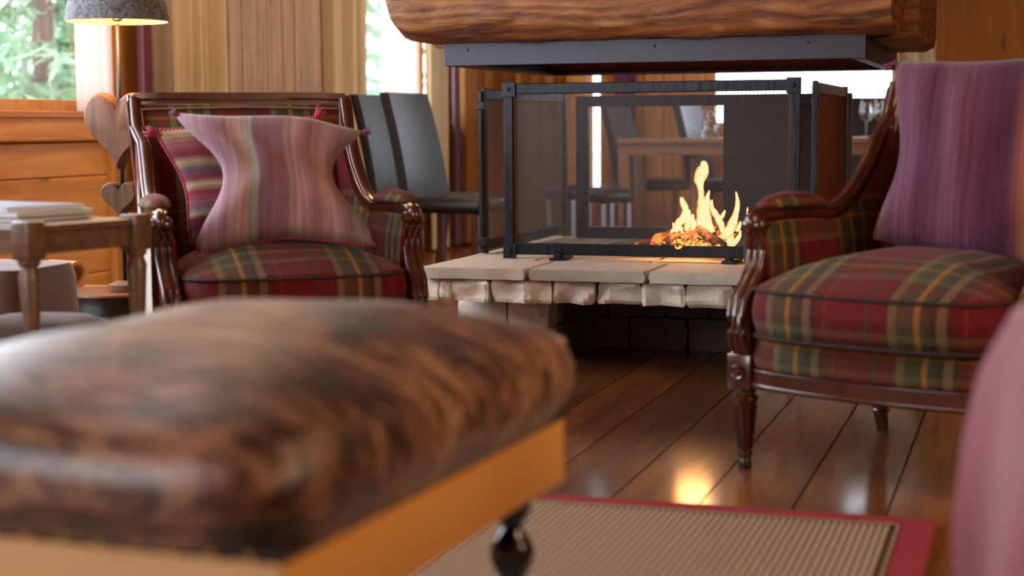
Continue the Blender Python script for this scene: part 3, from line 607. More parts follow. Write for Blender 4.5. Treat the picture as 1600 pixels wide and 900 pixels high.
# ---------------------------------------------------------------- armchairs
def armz(y):
    if y<.38: return .612+.012*math.sin(y*8)
    t=min(1,(y-.38)/.24); return .618+.19*t**2.1+.05*t
def armx(y): return .325-.035*min(1,y/.56)
def backy(z): return .50+.215*max(0,(z-.33)/.62)**1.15
def armchair(label,loc,rz):
    t=thing('armchair',label,'armchair',loc,rz,'carved tartan armchairs')
    leg=[(.010,0),(.013,.004),(.0135,.03),(.017,.034),(.0165,.044),(.013,.048),(.0245,.165),(.029,.172),(.029,.182),(.022,.187),(.022,.194),(.030,.202)]
    for s in (-1,1):
        b=B().lathe(leg,16,(s*.31,.025,0)); b.box(s*.31-.03,s*.31+.03,-.005,.055,.200,.29,.005)
        for k in range(10):
            a=2*PI*k/10; b.tube([(s*.31+.0145*math.cos(a),.025+.0145*math.sin(a),.05),(s*.31+.0245*math.cos(a),.025+.0245*math.sin(a),.16)],.0028,5)
        o=b.o('leg','mahog',t,smooth=35)
        r=B().lathe([(.0001,.012),(.007,.011),(.009,.006),(.016,.009),(.019,.004),(.020,0)],14); r.xf(Matrix.Translation((s*.31,-.004,.245))@Matrix.Rotation(PI/2,4,'X')); r.o('rosette','mahog',o,smooth=35)
        B().lathe([(.0001,-.0005),(.0125,.0),(.0145,.004),(.0145,.022),(.0135,.024)],14,(s*.31,.025,0)).o('foot_cap','blackwood',o,smooth=35)
        b=B().tube([(s*.27,.60,0),(s*.265,.575,.06),(s*.26,.55,.14),(s*.26,.545,.22),(s*.26,.545,.30)],[.014,.017,.021,.027,.03],4,sq=True,up=(0,1,0)); b.lathe([(.02,-.006),(.022,0),(.02,.006)],12,(s*.265,.575,.065))
        b.o('leg','mahog',t,smooth=35)
    # seat rail following the bowed front
    path=[(-.26,.55),(-.295,.3),(-.31,.06)]+[(x*.295,-.0-.045*(1-x*x)+.02) for x in [i/8-1 for i in range(1,16)]]+[(.31,.06),(.295,.3),(.26,.55),(0,.56),(-.26,.55)]
    b=B(); b.tube([(x,y,.232) for x,y in path],.0283,4,.9,1.0,sq=True); b.tube([(x*1.03,y*1.0-.012,.216) for x,y in path],.009,8); b.tube([(x*1.03,y-.012,.252) for x,y in path],.005,8)
    b.o('seat_rail','mahog',t,smooth=50)
    def outl(hx,y0,y1,bow,n=7):
        g=sup(1,1,n)
        def f(a):
            x,y=g(a); yy=(y0+y1)/2+y*(y1-y0)/2
            if y<0: yy-= bow*(1-x*x)*(-y)
            return (x*hx*(1-.08*(y+1)/2),yy-(y0+y1)/2)
        return f
    yc=.265; b=B().loft(outl(.300,-.025,.55,.028),[(.96,.255),(1,.262),(1.012,.285),(1.0,.318),(.97,.332),(.5,.334),(.01,.334)],56); b.xf(Matrix.Translation((0,yc,0)))
    b.o('seat_base','plaid',t,smooth=50,uv='box')
    # loose cushion with crown
    cr=lambda x,y,sc: .455+.092*(1-sc**2.2)
    prof=[(.01,.334),(.6,.334),(.93,.332),(.985,.345),(1.012,.375),(1.022,.40),(1.012,.43),(.995,.449)]+[(sc,cr) for sc in (.985,.96,.9,.82,.7,.55,.38,.2,.02)]
    def wr(z):
        return z
    b=B().loft(outl(.288,-.052,.515,.035,6),prof,72)
    for v in b.v:
        if v.z>.34: v.z+=.006*ns((v.x*9,v.y*9,v.z*4)); 
        d=.008*ns((v.x*12,v.y*12,v.z*9)); 
        if v.z<.46: v.x*=1+d*1.4; v.y+=d*.6
    b.xf(Matrix.Translation((0,.232,.004))); cu=b.o('seat_cushion','plaid',t,smooth=60,uv='box')
    g=outl(.288,-.052,.515,.035,6)
    for zz,s in ((.456,1.0),(.345,1.0)):
        b=B(); b.tube([(g(2*PI*i/72)[0]*s,.232+g(2*PI*i/72)[1]*s,zz) for i in range(73)],.0045,6); b.o('piping','piping',cu,smooth=1)
    # arms
    for s in (-1,1):
        ys=[.075+i*(.62-.075)/22 for i in range(23)]; v=[];f=[]
        for y in ys:
            zt=armz(y)-.012; zb=.27
            if y>.50:
                q=((y-.5)/.215)**(1/1.15); zb=max(.27,.33+.62*q-.04)
            zb=min(zb,zt-.012)
            for k,(ox,wz) in enumerate([(-.030,0),(-.036,.25),(-.040,.5),(-.036,.8),(-.024,1),(.016,1),(.020,.8),(.022,.5),(.018,0)]):
                v.append((s*(armx(y)+ox*(1.0)),y,zb+(zt-zb)*wz))
        n=9
        for i in range(len(ys)-1):
            for j in range(n): q=(j+1)%n; f.append((i*n+j,i*n+q,(i+1)*n+q,(i+1)*n+j))
        f.append(tuple(range(n))); f.append(tuple(range((len(ys)-1)*n,len(ys)*n)))
        o=mk('arm_panel',v,f,'plaid',t,50,'box')
        ot=B()
        vv=[];ff=[]
        for y in ys[:20]:
            zt=armz(y)-.02
            for k in (0,1): vv.append((s*(armx(y)+.026),y,.27 if k==0 else zt))
        for i in range(19): ff.append((2*i,2*i+1,2*i+3,2*i+2))
        vv2=[(x-s*.005,y,z) for x,y,z in vv]; nn=len(vv); ff+= [tuple(k+nn for k in q) for q in ff]; mk('outer_panel',vv+vv2,ff,'litcloth',t,False,'box')
        pts=[(s*(armx(0)+.006),.078,.585),(s*(armx(0)-.004),.068,.600),(s*(armx(0)-.004),.070,.612),(s*(armx(0)-.002),.080,.618)]
        pts+=[(s*armx(y),y,armz(y)+.004) for y in [.095+i*.0248 for i in range(21)]]
        yy=.6
        for zz in (.86,.90,.935,.955): pts.append((s*(armx(.56)+.010),backy(zz)-.008,zz))
        b=B().tube(pts,[.010,.017,.021,.022]+[.021]*(len(pts)-4),10,1.05,.85,up=(1,0,0))
        for dx in (-.014,.014): b.tube([(p[0]+dx,p[1]-.004,p[2]+.012) for p in pts[3:]],.005,6)
        b.o('arm_rail','mahog',t,smooth=60)
        # carved S-shaped support
        sp=[(.01,.285),(-.012,.31),(-.018,.345),(-.016,.385),(-.004,.425),(.022,.465),(.052,.505),(.062,.540),(.060,.575),(.052,.603)]
        P=[(s*(.302+.018*((z-.28)/.35)),y+.020+.012*(z>.45),z) for y,z in sp]; rr=[.026,.028,.030,.029,.026,.023,.021,.021,.022,.020]
        b=B().tube(P,rr,10,1,.95,up=(0,1,0))
        for dx in (-.016,0,.016): b.tube([(p[0]+dx,p[1]-rr[i]*.86,p[2]) for i,p in enumerate(P)],.0065,6)
        c=B().lathe([(.0001,-.026),(.016,-.025),(.021,-.015),(.022,.015),(.016,.025),(.0001,.026)],14); c.xf(Matrix.Translation((s*(.318),.078,.602))@Matrix.Rotation(PI/2,4,'Y')); b.add(c.v,c.f)
        b.o('arm_support','mahog',t,smooth=60)
        def pad(a):
            return a
        b=B(); v=[]
        ring=14; N=16
        for i in range(N+1):
            u=i/N; y=.10+u*.26; r=max(.02,math.sin(PI*min(1,max(0,u)))**.42 if 0<u<1 else .02)
            for j in range(ring):
                a=2*PI*j/ring; v.append((s*(armx(y)+.003)+math.cos(a)*.041*r,y,armz(y)+.018+(math.sin(a)*.034*r if math.sin(a)>0 else math.sin(a)*.010*r)+.006))
        f=[]
        for i in range(N):
            for j in range(ring): q=(j+1)%ring; f.append((i*ring+j,i*ring+q,(i+1)*ring+q,(i+1)*ring+j))
        f+= [tuple(range(ring)),tuple(range(N*ring,(N+1)*ring))]
        mk('arm_pad','' or v,f,'plaid',t,60,'box')
    # back
    def bp(x,z,o=0): return (x,backy(z)+o,z)
    fr=[]; hw=lambda z:.285+.018*((z-.33)/.62)
    P=[bp(-hw(z),z) for z in (.30,.4,.5,.6,.7,.8,.88,.94)]+[bp(-hw(.95)+.006,.957)]+[bp(x,.960) for x in (-.22,-.1,0,.1,.22)]+[bp(hw(.95)-.006,.957)]+[bp(hw(z),z) for z in (.94,.88,.8,.7,.6,.5,.4,.3)]
    b=B().tube(P,.0255,4,1.0,1.15,up=(0,1,0),sq=True); b.tube([(x*.975,y-.017,z-.003*(z>.9)) for x,y,z in P],.006,6); b.tube([(x*.93,y-.014,min(z,.935)) for x,y,z in P],.004,6)
    b.bar(bp(-.28,.31),bp(.28,.31),.04,.04); b.o('back_frame','mahog',t,smooth=60)
    def inn(u,v):
        z=.335+v*.605; x=(u*2-1)*(hw(z)-.020); e=(1-(2*u-1)**4)*(1-(2*v-1)**4); return (x,backy(z)-.012-.040*e,z)
    def outf(u,v):
        z=.335+v*.605; x=(u*2-1)*(hw(z)-.018); return (x,backy(z)+.016,z)
    b=B().grid(inn,16,16); b.o('back_cushion','plaid',t,smooth=1,uv='box')
    b=B().grid(outf,8,8); b.o('back_panel','litcloth',t,smooth=1,uv='box')
    b=B().tube([bp(-.262,.42,-.02),bp(-.272,.7,-.02),bp(-.283,.925,-.02),bp(0,.932,-.024),bp(.283,.925,-.02),bp(.272,.7,-.02),bp(.262,.42,-.02)],.0045,6); b.o('braid','braid',t)
    return t
LC=Vector((-.585,4.36,0)); LR=R(20)
c1=armchair('carved mahogany armchair in red and olive tartan, pale mauve cushion on it, left of fireplace',LC,LR)
RR=R(-40); RC=Vector((.560,3.90,0))+Vector((.355*math.cos(RR),.355*math.sin(RR),0))
c1.scale=(1.11,1.11,.985)
c2=dup(c1,'carved mahogany armchair in red and olive tartan, deep plum cushion on it, right of fireplace',RC,RR); c2.scale=(1.15,1.13,1)

# ---------------------------------------------------------------- loose cushions
def pillow(label,mat,center,yaw,tilt,corners,conc,pk,T,tas,fringe=None,group='kilim cushions on the armchairs',n=30):
    """corners TL,TR,BR,BL (x,z); conc inward depths top,right,bottom,left; pk peak exponent"""
    TL,TR,BR,BL=[Vector(c) for c in corners]; ce=(TL+TR+BR+BL)/4
    def side(p,q,dp,pw):
        nr=Vector((-(q-p).y,(q-p).x)).normalized(); mid=(p+q)/2
        if (ce-mid).dot(nr)<0: nr=-nr
        return lambda t: p+(q-p)*t+nr*dp*(math.sin(PI*t**pw)**1.9)
    top=side(TL,TR,conc[0],pk[0]); rt=side(TR,BR,conc[1],pk[1]); bt=side(BL,BR,conc[2],pk[2]); lf=side(TL,BL,conc[3],pk[3])
    def pt(u,v):
        return (1-v)*bt(u)+v*top(u)+(1-u)*lf(1-v)+u*rt(1-v)-((1-u)*(1-v)*BL+u*(1-v)*BR+(1-u)*v*TL+u*v*TR)
    verts=[];uvs=[]; xa=min(TL.x,BL.x); xb=max(TR.x,BR.x)
    for sgn in (-1,1):
        for j in range(n+1):
            for i in range(n+1):
                u,v=i/n,j/n; p=pt(u,v); th=T*(max(0,(4*u*(1-u))*(4*v*(1-v)))**.42)*(1+.18*ns((u*4,v*4,sgn)))
                wr=.006*ns((u*9,v*3,5))*min(1,8*min(u,1-u,v,1-v))
                verts.append((p.x,sgn*(th*.5+.001)+wr,p.y)); uvs.append((.72*(p.x-xa)/(xb-xa)+.28*u,v))
    f=[]
    for k in range(2):
        o_=k*(n+1)**2
        for j in range(n):
            for i in range(n): a=o_+j*(n+1)+i; f.append((a,a+1,a+n+2,a+n+1))
    N2=(n+1)**2
    rim=[i for i in range(n+1)]+[j*(n+1)+n for j in range(1,n+1)]+[n*(n+1)+i for i in range(n-1,-1,-1)]+[j*(n+1) for j in range(n-1,0,-1)]
    for a,b_ in zip(rim,rim[1:]+rim[:1]): f.append((a,b_,b_+N2,a+N2))
    zmin=min(p[2] for p in verts)
    t=thing('cushion',label,'cushion',center,yaw,group)
    rot=Matrix.Rotation(tilt,4,'X')
    o=mk('cover',[rot@Vector(v) for v in verts],f,mat,t,1,uvs)
    for (cx,cz,ang,m_) in tas:
        b=B().lathe([(.0015,0),(.007,.003),(.009,.010),(.006,.017),(.008,.022),(.012,.045),(.013,.052),(.002,.054)],9)
        for k in range(8): a=k*.785; b.tube([(.008*math.cos(a),.008*math.sin(a),.03),(.017*math.cos(a),.016*math.sin(a),.058+.006*(k%3))],.0022,4)
        b.xf(rot@Matrix.Translation((cx,0,cz))@Matrix.Rotation(ang,4,'Y')@Matrix.Scale(.62 if m_=='tassel_mauve' else .95,4)); b.o('tassel',m_,t,smooth=1)
    if fringe:
        for which in fringe[1]:
            b=B(); fn={'b':bt,'l':lf,'t':top,'r':rt}[which]
            for i in range(41):
                p=fn(i/40); b.lathe([(.0008,-.0055),(.0048,-.003),(.0055,.001),(.003,.005),(.0008,.006)],6,(p.x,0,p.y))
            b.xf(rot); q=b.o('fringe',fringe[0],t,smooth=1); q['kind']='stuff'
    return t
k=4.5/2500
def pc(lst,cx,cy,k): return [((x-cx)*k,(cy-y)*k) for x,y in lst]
pillow('faded mauve striped cushion with pinched corners, front of the two on the left armchair','kilim_pink',(-.668,4.50,.700),R(6),R(-14),
   pc([(280,173),(572,204),(583,386),(311,396)],430,285,k),(-.022,.098,.030,.105),(1.5,.68,1,.92),.19,[(-.248,.186,R(-60),'tassel_mauve'),(.236,.134,R(72),'tassel_mauve')],('tassel','b'))
k2=4.72/2500
pillow('red and cream striped cushion with crimson tassels, tucked behind the mauve one','kilim_red',(-.775,4.74,.672),R(16),R(-14),
   pc([(252,203),(504,184),(560,372),(298,384)],390,298,k2),(.01,.03,.0,.03),(1,1,1,1),.11,[(-.236,.163,R(-75),'tassel'),(.197,.196,R(35),'tassel')],('tassel','lt'))
k3=4.05/2500
pillow('deep plum striped cushion with an orange band, upright on the right armchair','kilim_purple',(1.165,3.99,.765),R(-32),R(-16),
   [(x*1.12,z) for x,z in pc([(1388,98),(1655,90),(1668,440),(1382,388)],1520,255,k3)],(.012,.03,.0,.040),(1,1,1,1.1),.15,[(-.238,.256,R(-120),'tassel_mauve')])

# ---------------------------------------------------------------- ottoman
ot=thing('ottoman','large domed ottoman in brindled cow hide over a tan leather box, in the foreground','ottoman',(-.235,1.575,.0),-R(21))
OW,OD=.60,.875   # local: x from 0 to -OW, y 0..OD
g=sup(OW/2+.010,OD/2+.010,9)
top=lambda x,y,sc: .545+.072*(1-sc**2.2)
b=B().loft(g,[(.99,.418),(1.0,.421),(1.035,.440),(1.074,.466),(1.080,.498),(1.05,.527),(.99,.545)]+[(s,top) for s in (.94,.88,.8,.7,.55,.35,.15,.01)],96)
for v in b.v: v.z+=.008*ns((v.x*5,v.y*5,0))*(1 if v.z>.47 else 0); d=1+.012*ns((v.x*7,v.y*7,v.z*7)); v.x*=d; v.y*=d
b.xf(Matrix.Translation((-OW/2,OD/2,0))); b.o('hide_cushion','hide',ot,smooth=1)
# side box panels: right & back in tan, front a paler copy with its daylight in the colour
B().box(-.012,0,.012,OD,.315,.418,.004).o('side_panel','tanleather',ot); B().box(-OW,-OW+.012,.012,OD,.315,.418,.004).o('side_panel','tanleather',ot)
o=B().box(-OW,0,0,.012,.315,.418,.004).o('front_panel','litsuede',ot); o['label']='tan suede front panel, paled as lit from the front'; B().box(-OW+.012,-.012,OD-.012,OD,.315,.418,.004).o('back_panel','tanleather',ot)
B().box(-OW+.01,-.01,.01,OD-.01,.318,.415).o('core','blackwood',ot)
b=B(); gg=[(-OW,0),(0,0),(0,OD),(-OW,OD),(-OW,0)]
b.tube([(x,y,.419) for x,y in gg],.007,6); b.o('braid','piping',ot)
for k_ in range(13): 
    c=B().lathe([(.0001,.004),(.004,.003),(.006,0)],8); c.xf(Matrix.Translation((-.03-k_*.045,-.007,.419))@Matrix.Rotation(PI/2,4,'X')); c.o('nail','brass',ot,smooth=1)
for (x,y) in ((-.06,OD-.07),(-OW+.06,OD-.07),(-.06,.07),(-OW+.06,.07)):
    b=B().lathe([(.012,0),(.022,.004),(.024,.02),(.016,.03),(.013,.05),(.018,.075),(.026,.10),(.028,.125),(.018,.145),(.014,.155),(.020,.163),(.014,.170),(.026,.185),(.034,.205),(.034,.222),(.025,.240),(.014,.252),(.020,.262),(.030,.280),(.030,.316)],22,(x,y,0)); b.o('leg','ebony',ot,smooth=35)

# ---------------------------------------------------------------- rug
ru=room('rug','ribbed beige jute rug with a crimson border on the floorboards','rug',-.175,3.455)
RWd,RL=1.62,2.5
B().box(-RWd,0,-RL,0,0,.004).o('backing','jutedark',ru)
v=[];f=[];x=-RWd+.075; p=.0155; n=0; prof=[]
while x<-.075-p:
    for dx,z in ((0,.002),(.25,.0095),(.5,.0105),(.75,.0095)): prof.append((x+dx*p,z))
    x+=p
for q in (-RL+.075,-.075):
    for X,Z in prof: v.append((X,q,Z))
n=len(prof)
for i in range(n-1): f.append((i,i+1,n+i+1,n+i))
o=mk('ribbed_weave',v,f,'jute',ru); o['kind']='stuff'
b=B().box(-.07,0,-RL,0,.001,.011,.002).box(-RWd,-RWd+.07,-RL,0,.001,.011,.002).box(-RWd+.07,-.07,-.07,0,.001,.011,.002).box(-RWd+.07,-.07,-RL,-RL+.07,.001,.011,.002); b.o('border','rugred',ru)
b=B(); c=[(-.074,-.074,.011),(-.074,-RL+.074,.011),(-RWd+.074,-RL+.074,.011),(-RWd+.074,-.074,.011),(-.074,-.074,.011)]; b.tube(c,.004,6); b.o('seam_cord','rugtan',ru)

# ---------------------------------------------------------------- floor lamp with hearts, on a black stool
LX,LZ=-1.262,5.20     # world position of the pole
st=thing('stool','low black bowl-shaped stool with a rubbed wooden top, under the heart lamp','stool',(LX-.04,LZ+.02,0))
B().lathe([(.02,.225),(.09,.232),(.145,.262),(.166,.300),(.170,.318)],28).o('bowl','blackwood',st,smooth=40)
B().lathe([(.170,.317),(.168,.324),(.10,.3255),(.0001,.326)],28).o('top','stooltop',st,smooth=40)
for a in (200,320,80): 
    a=R(a); b=B().tube([(.09*math.cos(a),.09*math.sin(a),.24),(.17*math.cos(a),.17*math.sin(a),0)],[.022,.016],8); b.o('leg','blackwood',st,smooth=40)
B().box(-.045,-.0,-.10,-.07,.02,.25,.004).o('brace','pine_z',st)
la=thing('floor_lamp','floor lamp with two carved wooden hearts on its pole and a grey felt dome shade','lamp',(LX,LZ,.327))
B().lathe([(.0001,0),(.055,0),(.055,.02),(.03,.03),(.01,.032)],20).o('foot','heart',la,smooth=40)
B().lathe([(.007,.02),(.007,.86)],10).o('pole','iron',la,smooth=1)
def heart(w_,h,th,mat,cz,seed,tilt=0):
    n=44; out=[]
    for i in range(n):
        t=2*PI*i/n; x=16*math.sin(t)**3; y=13*math.cos(t)-5*math.cos(2*t)-2*math.cos(3*t)-math.cos(4*t); out.append((x/32*w_,(y+2.5)/29*h))
    v=[];f=[]; rings=[(.90,-th/2),(.97,-th/2+.006),(1,-th/2+.016),(1,th/2-.016),(.97,th/2-.006),(.90,th/2)]
    for sc,yy in rings:
        for x,z in out: v.append((x*sc,yy,cz+z*sc+.004*ns((x*20,yy*20,z*20+seed))))
    for k_ in range(len(rings)-1):
        for i in range(n): j=(i+1)%n; f.append((k_*n+i,k_*n+j,(k_+1)*n+j,(k_+1)*n+i))
    c0=len(v); v.append((0,-th/2,cz+.0)); v.append((0,th/2,cz))
    for i in range(n): j=(i+1)%n; f.append((c0,j,i)); f.append((c0+1,(len(rings)-1)*n+i,(len(rings)-1)*n+j))
    o=mk('heart',v,f,mat,la,40); o.rotation_euler=(0,0,R(tilt)); o.location=(0,-.004,0); return o
kz=LZ/2500; zz=lambda y:.85+(203-y)*kz-.327
heart(.226,.250,.075,'heart',zz(206),1,-10); o=heart(.125,.115,.070,'heart2',zz(312),2,-10); o['label']='small worn dark heart lower on the pole'
def dome(r0,h,inset,mat,name):
    pr=[(r0-inset,0),(r0*1.0-inset,.004)]+[((r0-inset)*math.cos(a)**.75,(h-inset)*math.sin(a)) for a in [R(x) for x in (12,25,38,50,62,72,80)]]+[(.03,(h-inset))]
    v=[];f=[];n=32
    for r,z in pr:
        for i in range(n): a=2*PI*i/n; q=1+.02*ns((math.cos(a)*3,math.sin(a)*3,z*20)) if inset==0 else 1; v.append((r*q*math.cos(a),r*q*math.sin(a),z+zz(38)))
    for k_ in range(len(pr)-1):
        for i in range(n): j=(i+1)%n; f.append((k_*n+i,k_*n+j,(k_+1)*n+j,(k_+1)*n+i))
    if inset==0: f.append(tuple(range((len(pr)-1)*n,len(pr)*n)))
    return mk(name,v,f,mat,la,1)
dome(.165,.15,0,'felt','lamp_shade'); dome(.165,.15,.005,'lining','shade_lining')
B().lathe([(.008,0),(.016,.004),(.017,.03),(.014,.034)],14,(0,0,zz(42)+.01)).o('socket','iron',la,smooth=40)
B().lathe([(.010,0),(.024,.02),(.027,.04),(.020,.058),(.004,.066)],14,(0,0,zz(42)+.044)).o('bulb','bulb',la,smooth=1)
pl=bpy.data.lights.new('lamp_glow','POINT'); pl.energy=6; pl.color=(1,.62,.28); pl.shadow_soft_size=.04; po=bpy.data.objects.new('lamp_glow',pl); C.objects.link(po); po.location=(LX,LZ-.045,.327+zz(38)+.03)

# ---------------------------------------------------------------- side table and what is on and around it
TR_=R(-31); TT=thing('side_table','small dark oak side table with turned legs, magazines on its top','table',(-1.065,3.52,0),TR_)
# local axes: x to the left is -x ; the right side runs along +y
TW,TD,THt=.62,.33,.650
B().box(-TW+.02,.015,.0,TD+.01,THt-.028,THt-.010,.004).o('table_top','oak',TT)
for x in (-.0,-TW+.05):
    for y in (.0,TD):
        b=B().box(x-.027,x+.027,y-.027,y+.027,THt-.085,THt,.005); b.lathe([(.010,0),(.022,.01),(.024,.03),(.015,.05),(.020,.10),(.024,.30),(.019,.36),(.027,.375),(.017,.39),(.018,.41),(.0245,.53),(.018,.548),(.025,.556),(.025,.567)],14,(x,y,0)); b.o('leg','oak',TT,smooth=35)
B().box(-.014,.008,.027,TD-.027,THt-.075,THt-.016,.003).o('apron','oak',TT); B().box(-TW+.05-.01,-TW+.05+.01,.027,TD-.027,THt-.075,THt-.016,.003).o('apron','oak',TT)
B().box(-TW+.07,-.027,-.012,.010,THt-.075,THt-.016,.003).o('apron','oak',TT); B().box(-TW+.07,-.027,TD-.01,TD+.012,THt-.075,THt-.016,.003).o('apron','oak',TT)
def mag(label,mat,z,x,y,w_,d,t,rz,page='paper'):
    Mx=Matrix.Translation((-1.065,3.52,0))@Matrix.Rotation(TR_,4,'Z')
    p=Mx@Vector((x,y,z)); o=thing('magazine',label,'magazine',p,TR_+rz,'magazines on the side table')
    B().box(-w_/2,w_/2,-d/2,d/2,.0,t*.85,.001).o('pages',page,o); B().box(-w_/2-.002,w_/2+.002,-d/2-.002,d/2+.002,t*.85,t,.0005).o('cover',mat,o)
mag('dark bottom magazine spread out under the white ones on the side table','navy',THt-.009,-.28,.165,.36,.24,.010,.10)
mag('grey white magazine in the middle of the pile on the side table','paper',THt+.002,-.26,.17,.33,.23,.012,.0,)
mag('pale blue magazine topmost on the side table pile','paperblue',THt+.015,-.27,.175,.31,.22,.010,-.08)
bx=thing('wooden_box','low plywood box on the floor under the log wall','box',(-1.62,5.72,0),-TH); B().box(-.22,.26,-.12,.12,0,.012).box(-.22,.26,-.12,-.105,.012,.27).box(-.22,.26,.105,.12,.012,.27).box(-.22,-.205,-.105,.105,.012,.27).box(.245,.26,-.105,.105,.012,.27).o('body','box',bx); B().box(-.225,.265,-.125,.125,.271,.286,.003).o('lid','box',bx)
b=B(); n=22; v=[];f=[]
for r,yy in ((.048,0),(.048,.15),(.036,.15),(.036,0)):
    for i in range(n): a=2*PI*i/n; v.append((yy-.075,r*math.cos(a),.05+r*math.sin(a)))
for k_ in range(4):
    for i in range(n): j=(i+1)%n; q=(k_+1)%4; f.append((k_*n+i,k_*n+j,q*n+j,q*n+i))
o=mk('bark_roll',v,f,'cork',None,40); o.location=(-1.60,5.70,.288); o.rotation_euler=(0,0,R(-35)); tag(o,'hollow roll of pale bark lying on the plywood box behind the stool','decoration')
# leather pouf and chair back at the far left
po_=thing('pouf','brown suede pouf with a grey side seen behind the side table leg','pouf',(-1.44,4.45,0),R(-15))
b=B().loft(sup(.175,.17,7),[(.95,.20),(1,.22),(1.03,.30),(1.0,.44),(.94,.475),(.5,.485),(.01,.487)],40); b.o('seat','suede',po_,smooth=50)
B().box(-.16,.05,-.183,-.17,.255,.40,.004).o('side_patch','greypad',po_); B().loft(sup(.14,.14,7),[(1,0),(1,.20)],30).o('base','blackwood',po_,smooth=40)
sc=thing('pouf','taupe cloth footstool in the lower left behind the ottoman','footstool',(-1.17,3.90,0),R(-10))
b=B().loft(sup(.16,.16,4),[(.95,.16),(1,.18),(1.02,.26),(1,.34),(.94,.375),(.7,.392),(.3,.40),(.01,.402)],40); b.o('seat','browncloth',sc,smooth=60)
for x in (-.1,.1):
    for y in (-.1,.1): B().lathe([(.012,0),(.02,.165)],10,(x,y,0)).o('leg','blackwood',sc)
fm=thing('magazine','white magazine with a red edge lying on a low stack on the floor','magazine',(-1.50,5.04,.05),R(-12)); B().box(-.12,.12,-.1,.1,0,.012).o('pages','paper',fm); B().box(-.122,.122,-.102,.102,-.006,0).o('cover','paperred',fm)
fm=thing('book','grey book at the bottom of the low stack on the floor','book',(-1.48,5.02,.0),R(-20)); B().box(-.15,.15,-.11,.11,.003,.041).o('pages','paper',fm); B().box(-.153,.153,-.113,.113,0,.003).box(-.153,.153,-.113,.113,.041,.0435).o('cover','greypad',fm)

# ---------------------------------------------------------------- dining chairs, stools, table
def dchair(label,loc,rz):
    t=thing('dining_chair',label,'chair',loc,rz,'dark leather dining chairs')   # faces -y
    B().box(-.22,.22,-.24,.20,.41,.49,.03).o('seat','leather',t,smooth=50)
    v=[];f=[];N=12
    b=B()
    def bk(off,w0):
        def g(u,v_):
            z=.47+v_*.56; y=.20+.12*v_**1.4+off; wd=w0*(1-.06*v_); return ((u*2-1)*wd,y+.02*(2*u-1)**2*(-1),z)
        return g
    b.grid(bk(0,.22),6,N); b.grid(bk(.055,.22),6,N)
    k0=(N+1)*7
    for j in range(N):
        for i in (0,6): a=j*7+i; b.f.append((a,a+7,a+7+k0,a+k0))
    for i in range(6): 
        a=N*7+i; b.f.append((a,a+1,a+1+k0,a+k0)); b.f.append((i,i+1,i+1+k0,i+k0))
    b.o('backrest','leather',t,smooth=50)
    for s in (-1,1):
        B().tube([(s*.218,.195,.49),(s*.215,.235,.74),(s*.207,.318,1.03)],.005,6).o('piping','leather',t)
        B().box(s*.2-.02,s*.2+.02,-.225,-.185,0,.41,.003).o('leg','mahog',t); B().tube([(s*.2,.19,.42),(s*.2,.25,0)],.026,4,sq=True,up=(0,1,0)).o('leg','mahog',t)
    return t
d1=dchair('dark leather dining chair right behind the left armchair, its seat reaching towards the screen',(-.27,8.35,0),R(64))
dup(d1,'dark leather dining chair partly hidden, leftmost of those behind the left armchair',(-.47,8.80,0),R(64))
dup(d1,'dark leather dining chair at the far table, left shining back behind the mesh',(1.00,10.97,0),R(64))
dup(d1,'dark leather dining chair at the far table, right shining back behind the mesh',(1.47,10.75,0),R(64))
dup(d1,'black chair behind the wine glasses on the far table',(2.36,10.55,0),R(0))
def stool(label,loc):
    t=thing('stool',label,'stool',loc,R(30),'dark leather stools by the far table'); B().box(-.12,.12,-.12,.12,.40,.49,.035).o('seat','leather',t,smooth=50)
    for x in (-.09,.09):
        for y in (-.09,.09): B().box(x-.018,x+.018,y-.018,y+.018,0,.40,.003).o('leg','mahog',t)
    return t
s1=stool('dark leather stool seen through the mesh left of the black post',(.345,9.9,0)); dup(s1,'dark leather stool seen through the mesh right of the black post',(.56,9.45,0))
dt=room('dining_table','long oak dining table beyond the fireplace set with glasses','table',-2.50,9.86)
B().box(0,2.25,0,.55,.735,.77,.006).o('table_top','table',dt); B().box(.02,2.22,.02,.05,.665,.735,.003).o('apron','table',dt); B().box(.02,2.22,.50,.53,.665,.735,.003).o('apron','table',dt)
for x in (.035,2.2):
    for y in (.06,.48): B().box(x-.035,x+.035,y-.035,y+.035,0,.735,.004).o('leg','table',dt)
for x in (.44,): B().box(x-.03,x+.03,.3,.36,0,.735,.004).o('leg','table',dt)
def wineglass(label,loc):
    t=thing('wine_glass',label,'glass',loc,0,'wine glasses on the far table')
    B().lathe([(.036,0),(.035,.003),(.010,.006),(.0045,.012),(.004,.085),(.008,.093)],18).o('stem','glass',t,smooth=1)
    v=[];f=[];n=20;pr=[(.008,.093),(.030,.108),(.042,.135),(.043,.155),(.037,.19),(.031,.225),(.0298,.225),(.0355,.19),(.0415,.155),(.0405,.136),(.029,.110),(.004,.096)]
    for r,z in pr:
        for i in range(n): a=2*PI*i/n; v.append((r*math.cos(a),r*math.sin(a),z))
    for k_ in range(len(pr)-1):
        for i in range(n): j=(i+1)%n; f.append((k_*n+i,k_*n+j,(k_+1)*n+j,(k_+1)*n+i))
    mk('bowl',v,f,'glass',t,1); return t
w1=wineglass('wine glass nearest the fire screen on the far table',RW(-.967,9.98,.771)); dup(w1,'wine glass beside the armchair back on the far table',RW(-.888,10.02,.771)); dup(w1,'wine glass standing behind the other two on the far table',RW(-.87,10.24,.771))
ca=thing('carafe','clear glass carafe on the far table seen through the mesh','carafe',RW(-1.95,10.1,.771))
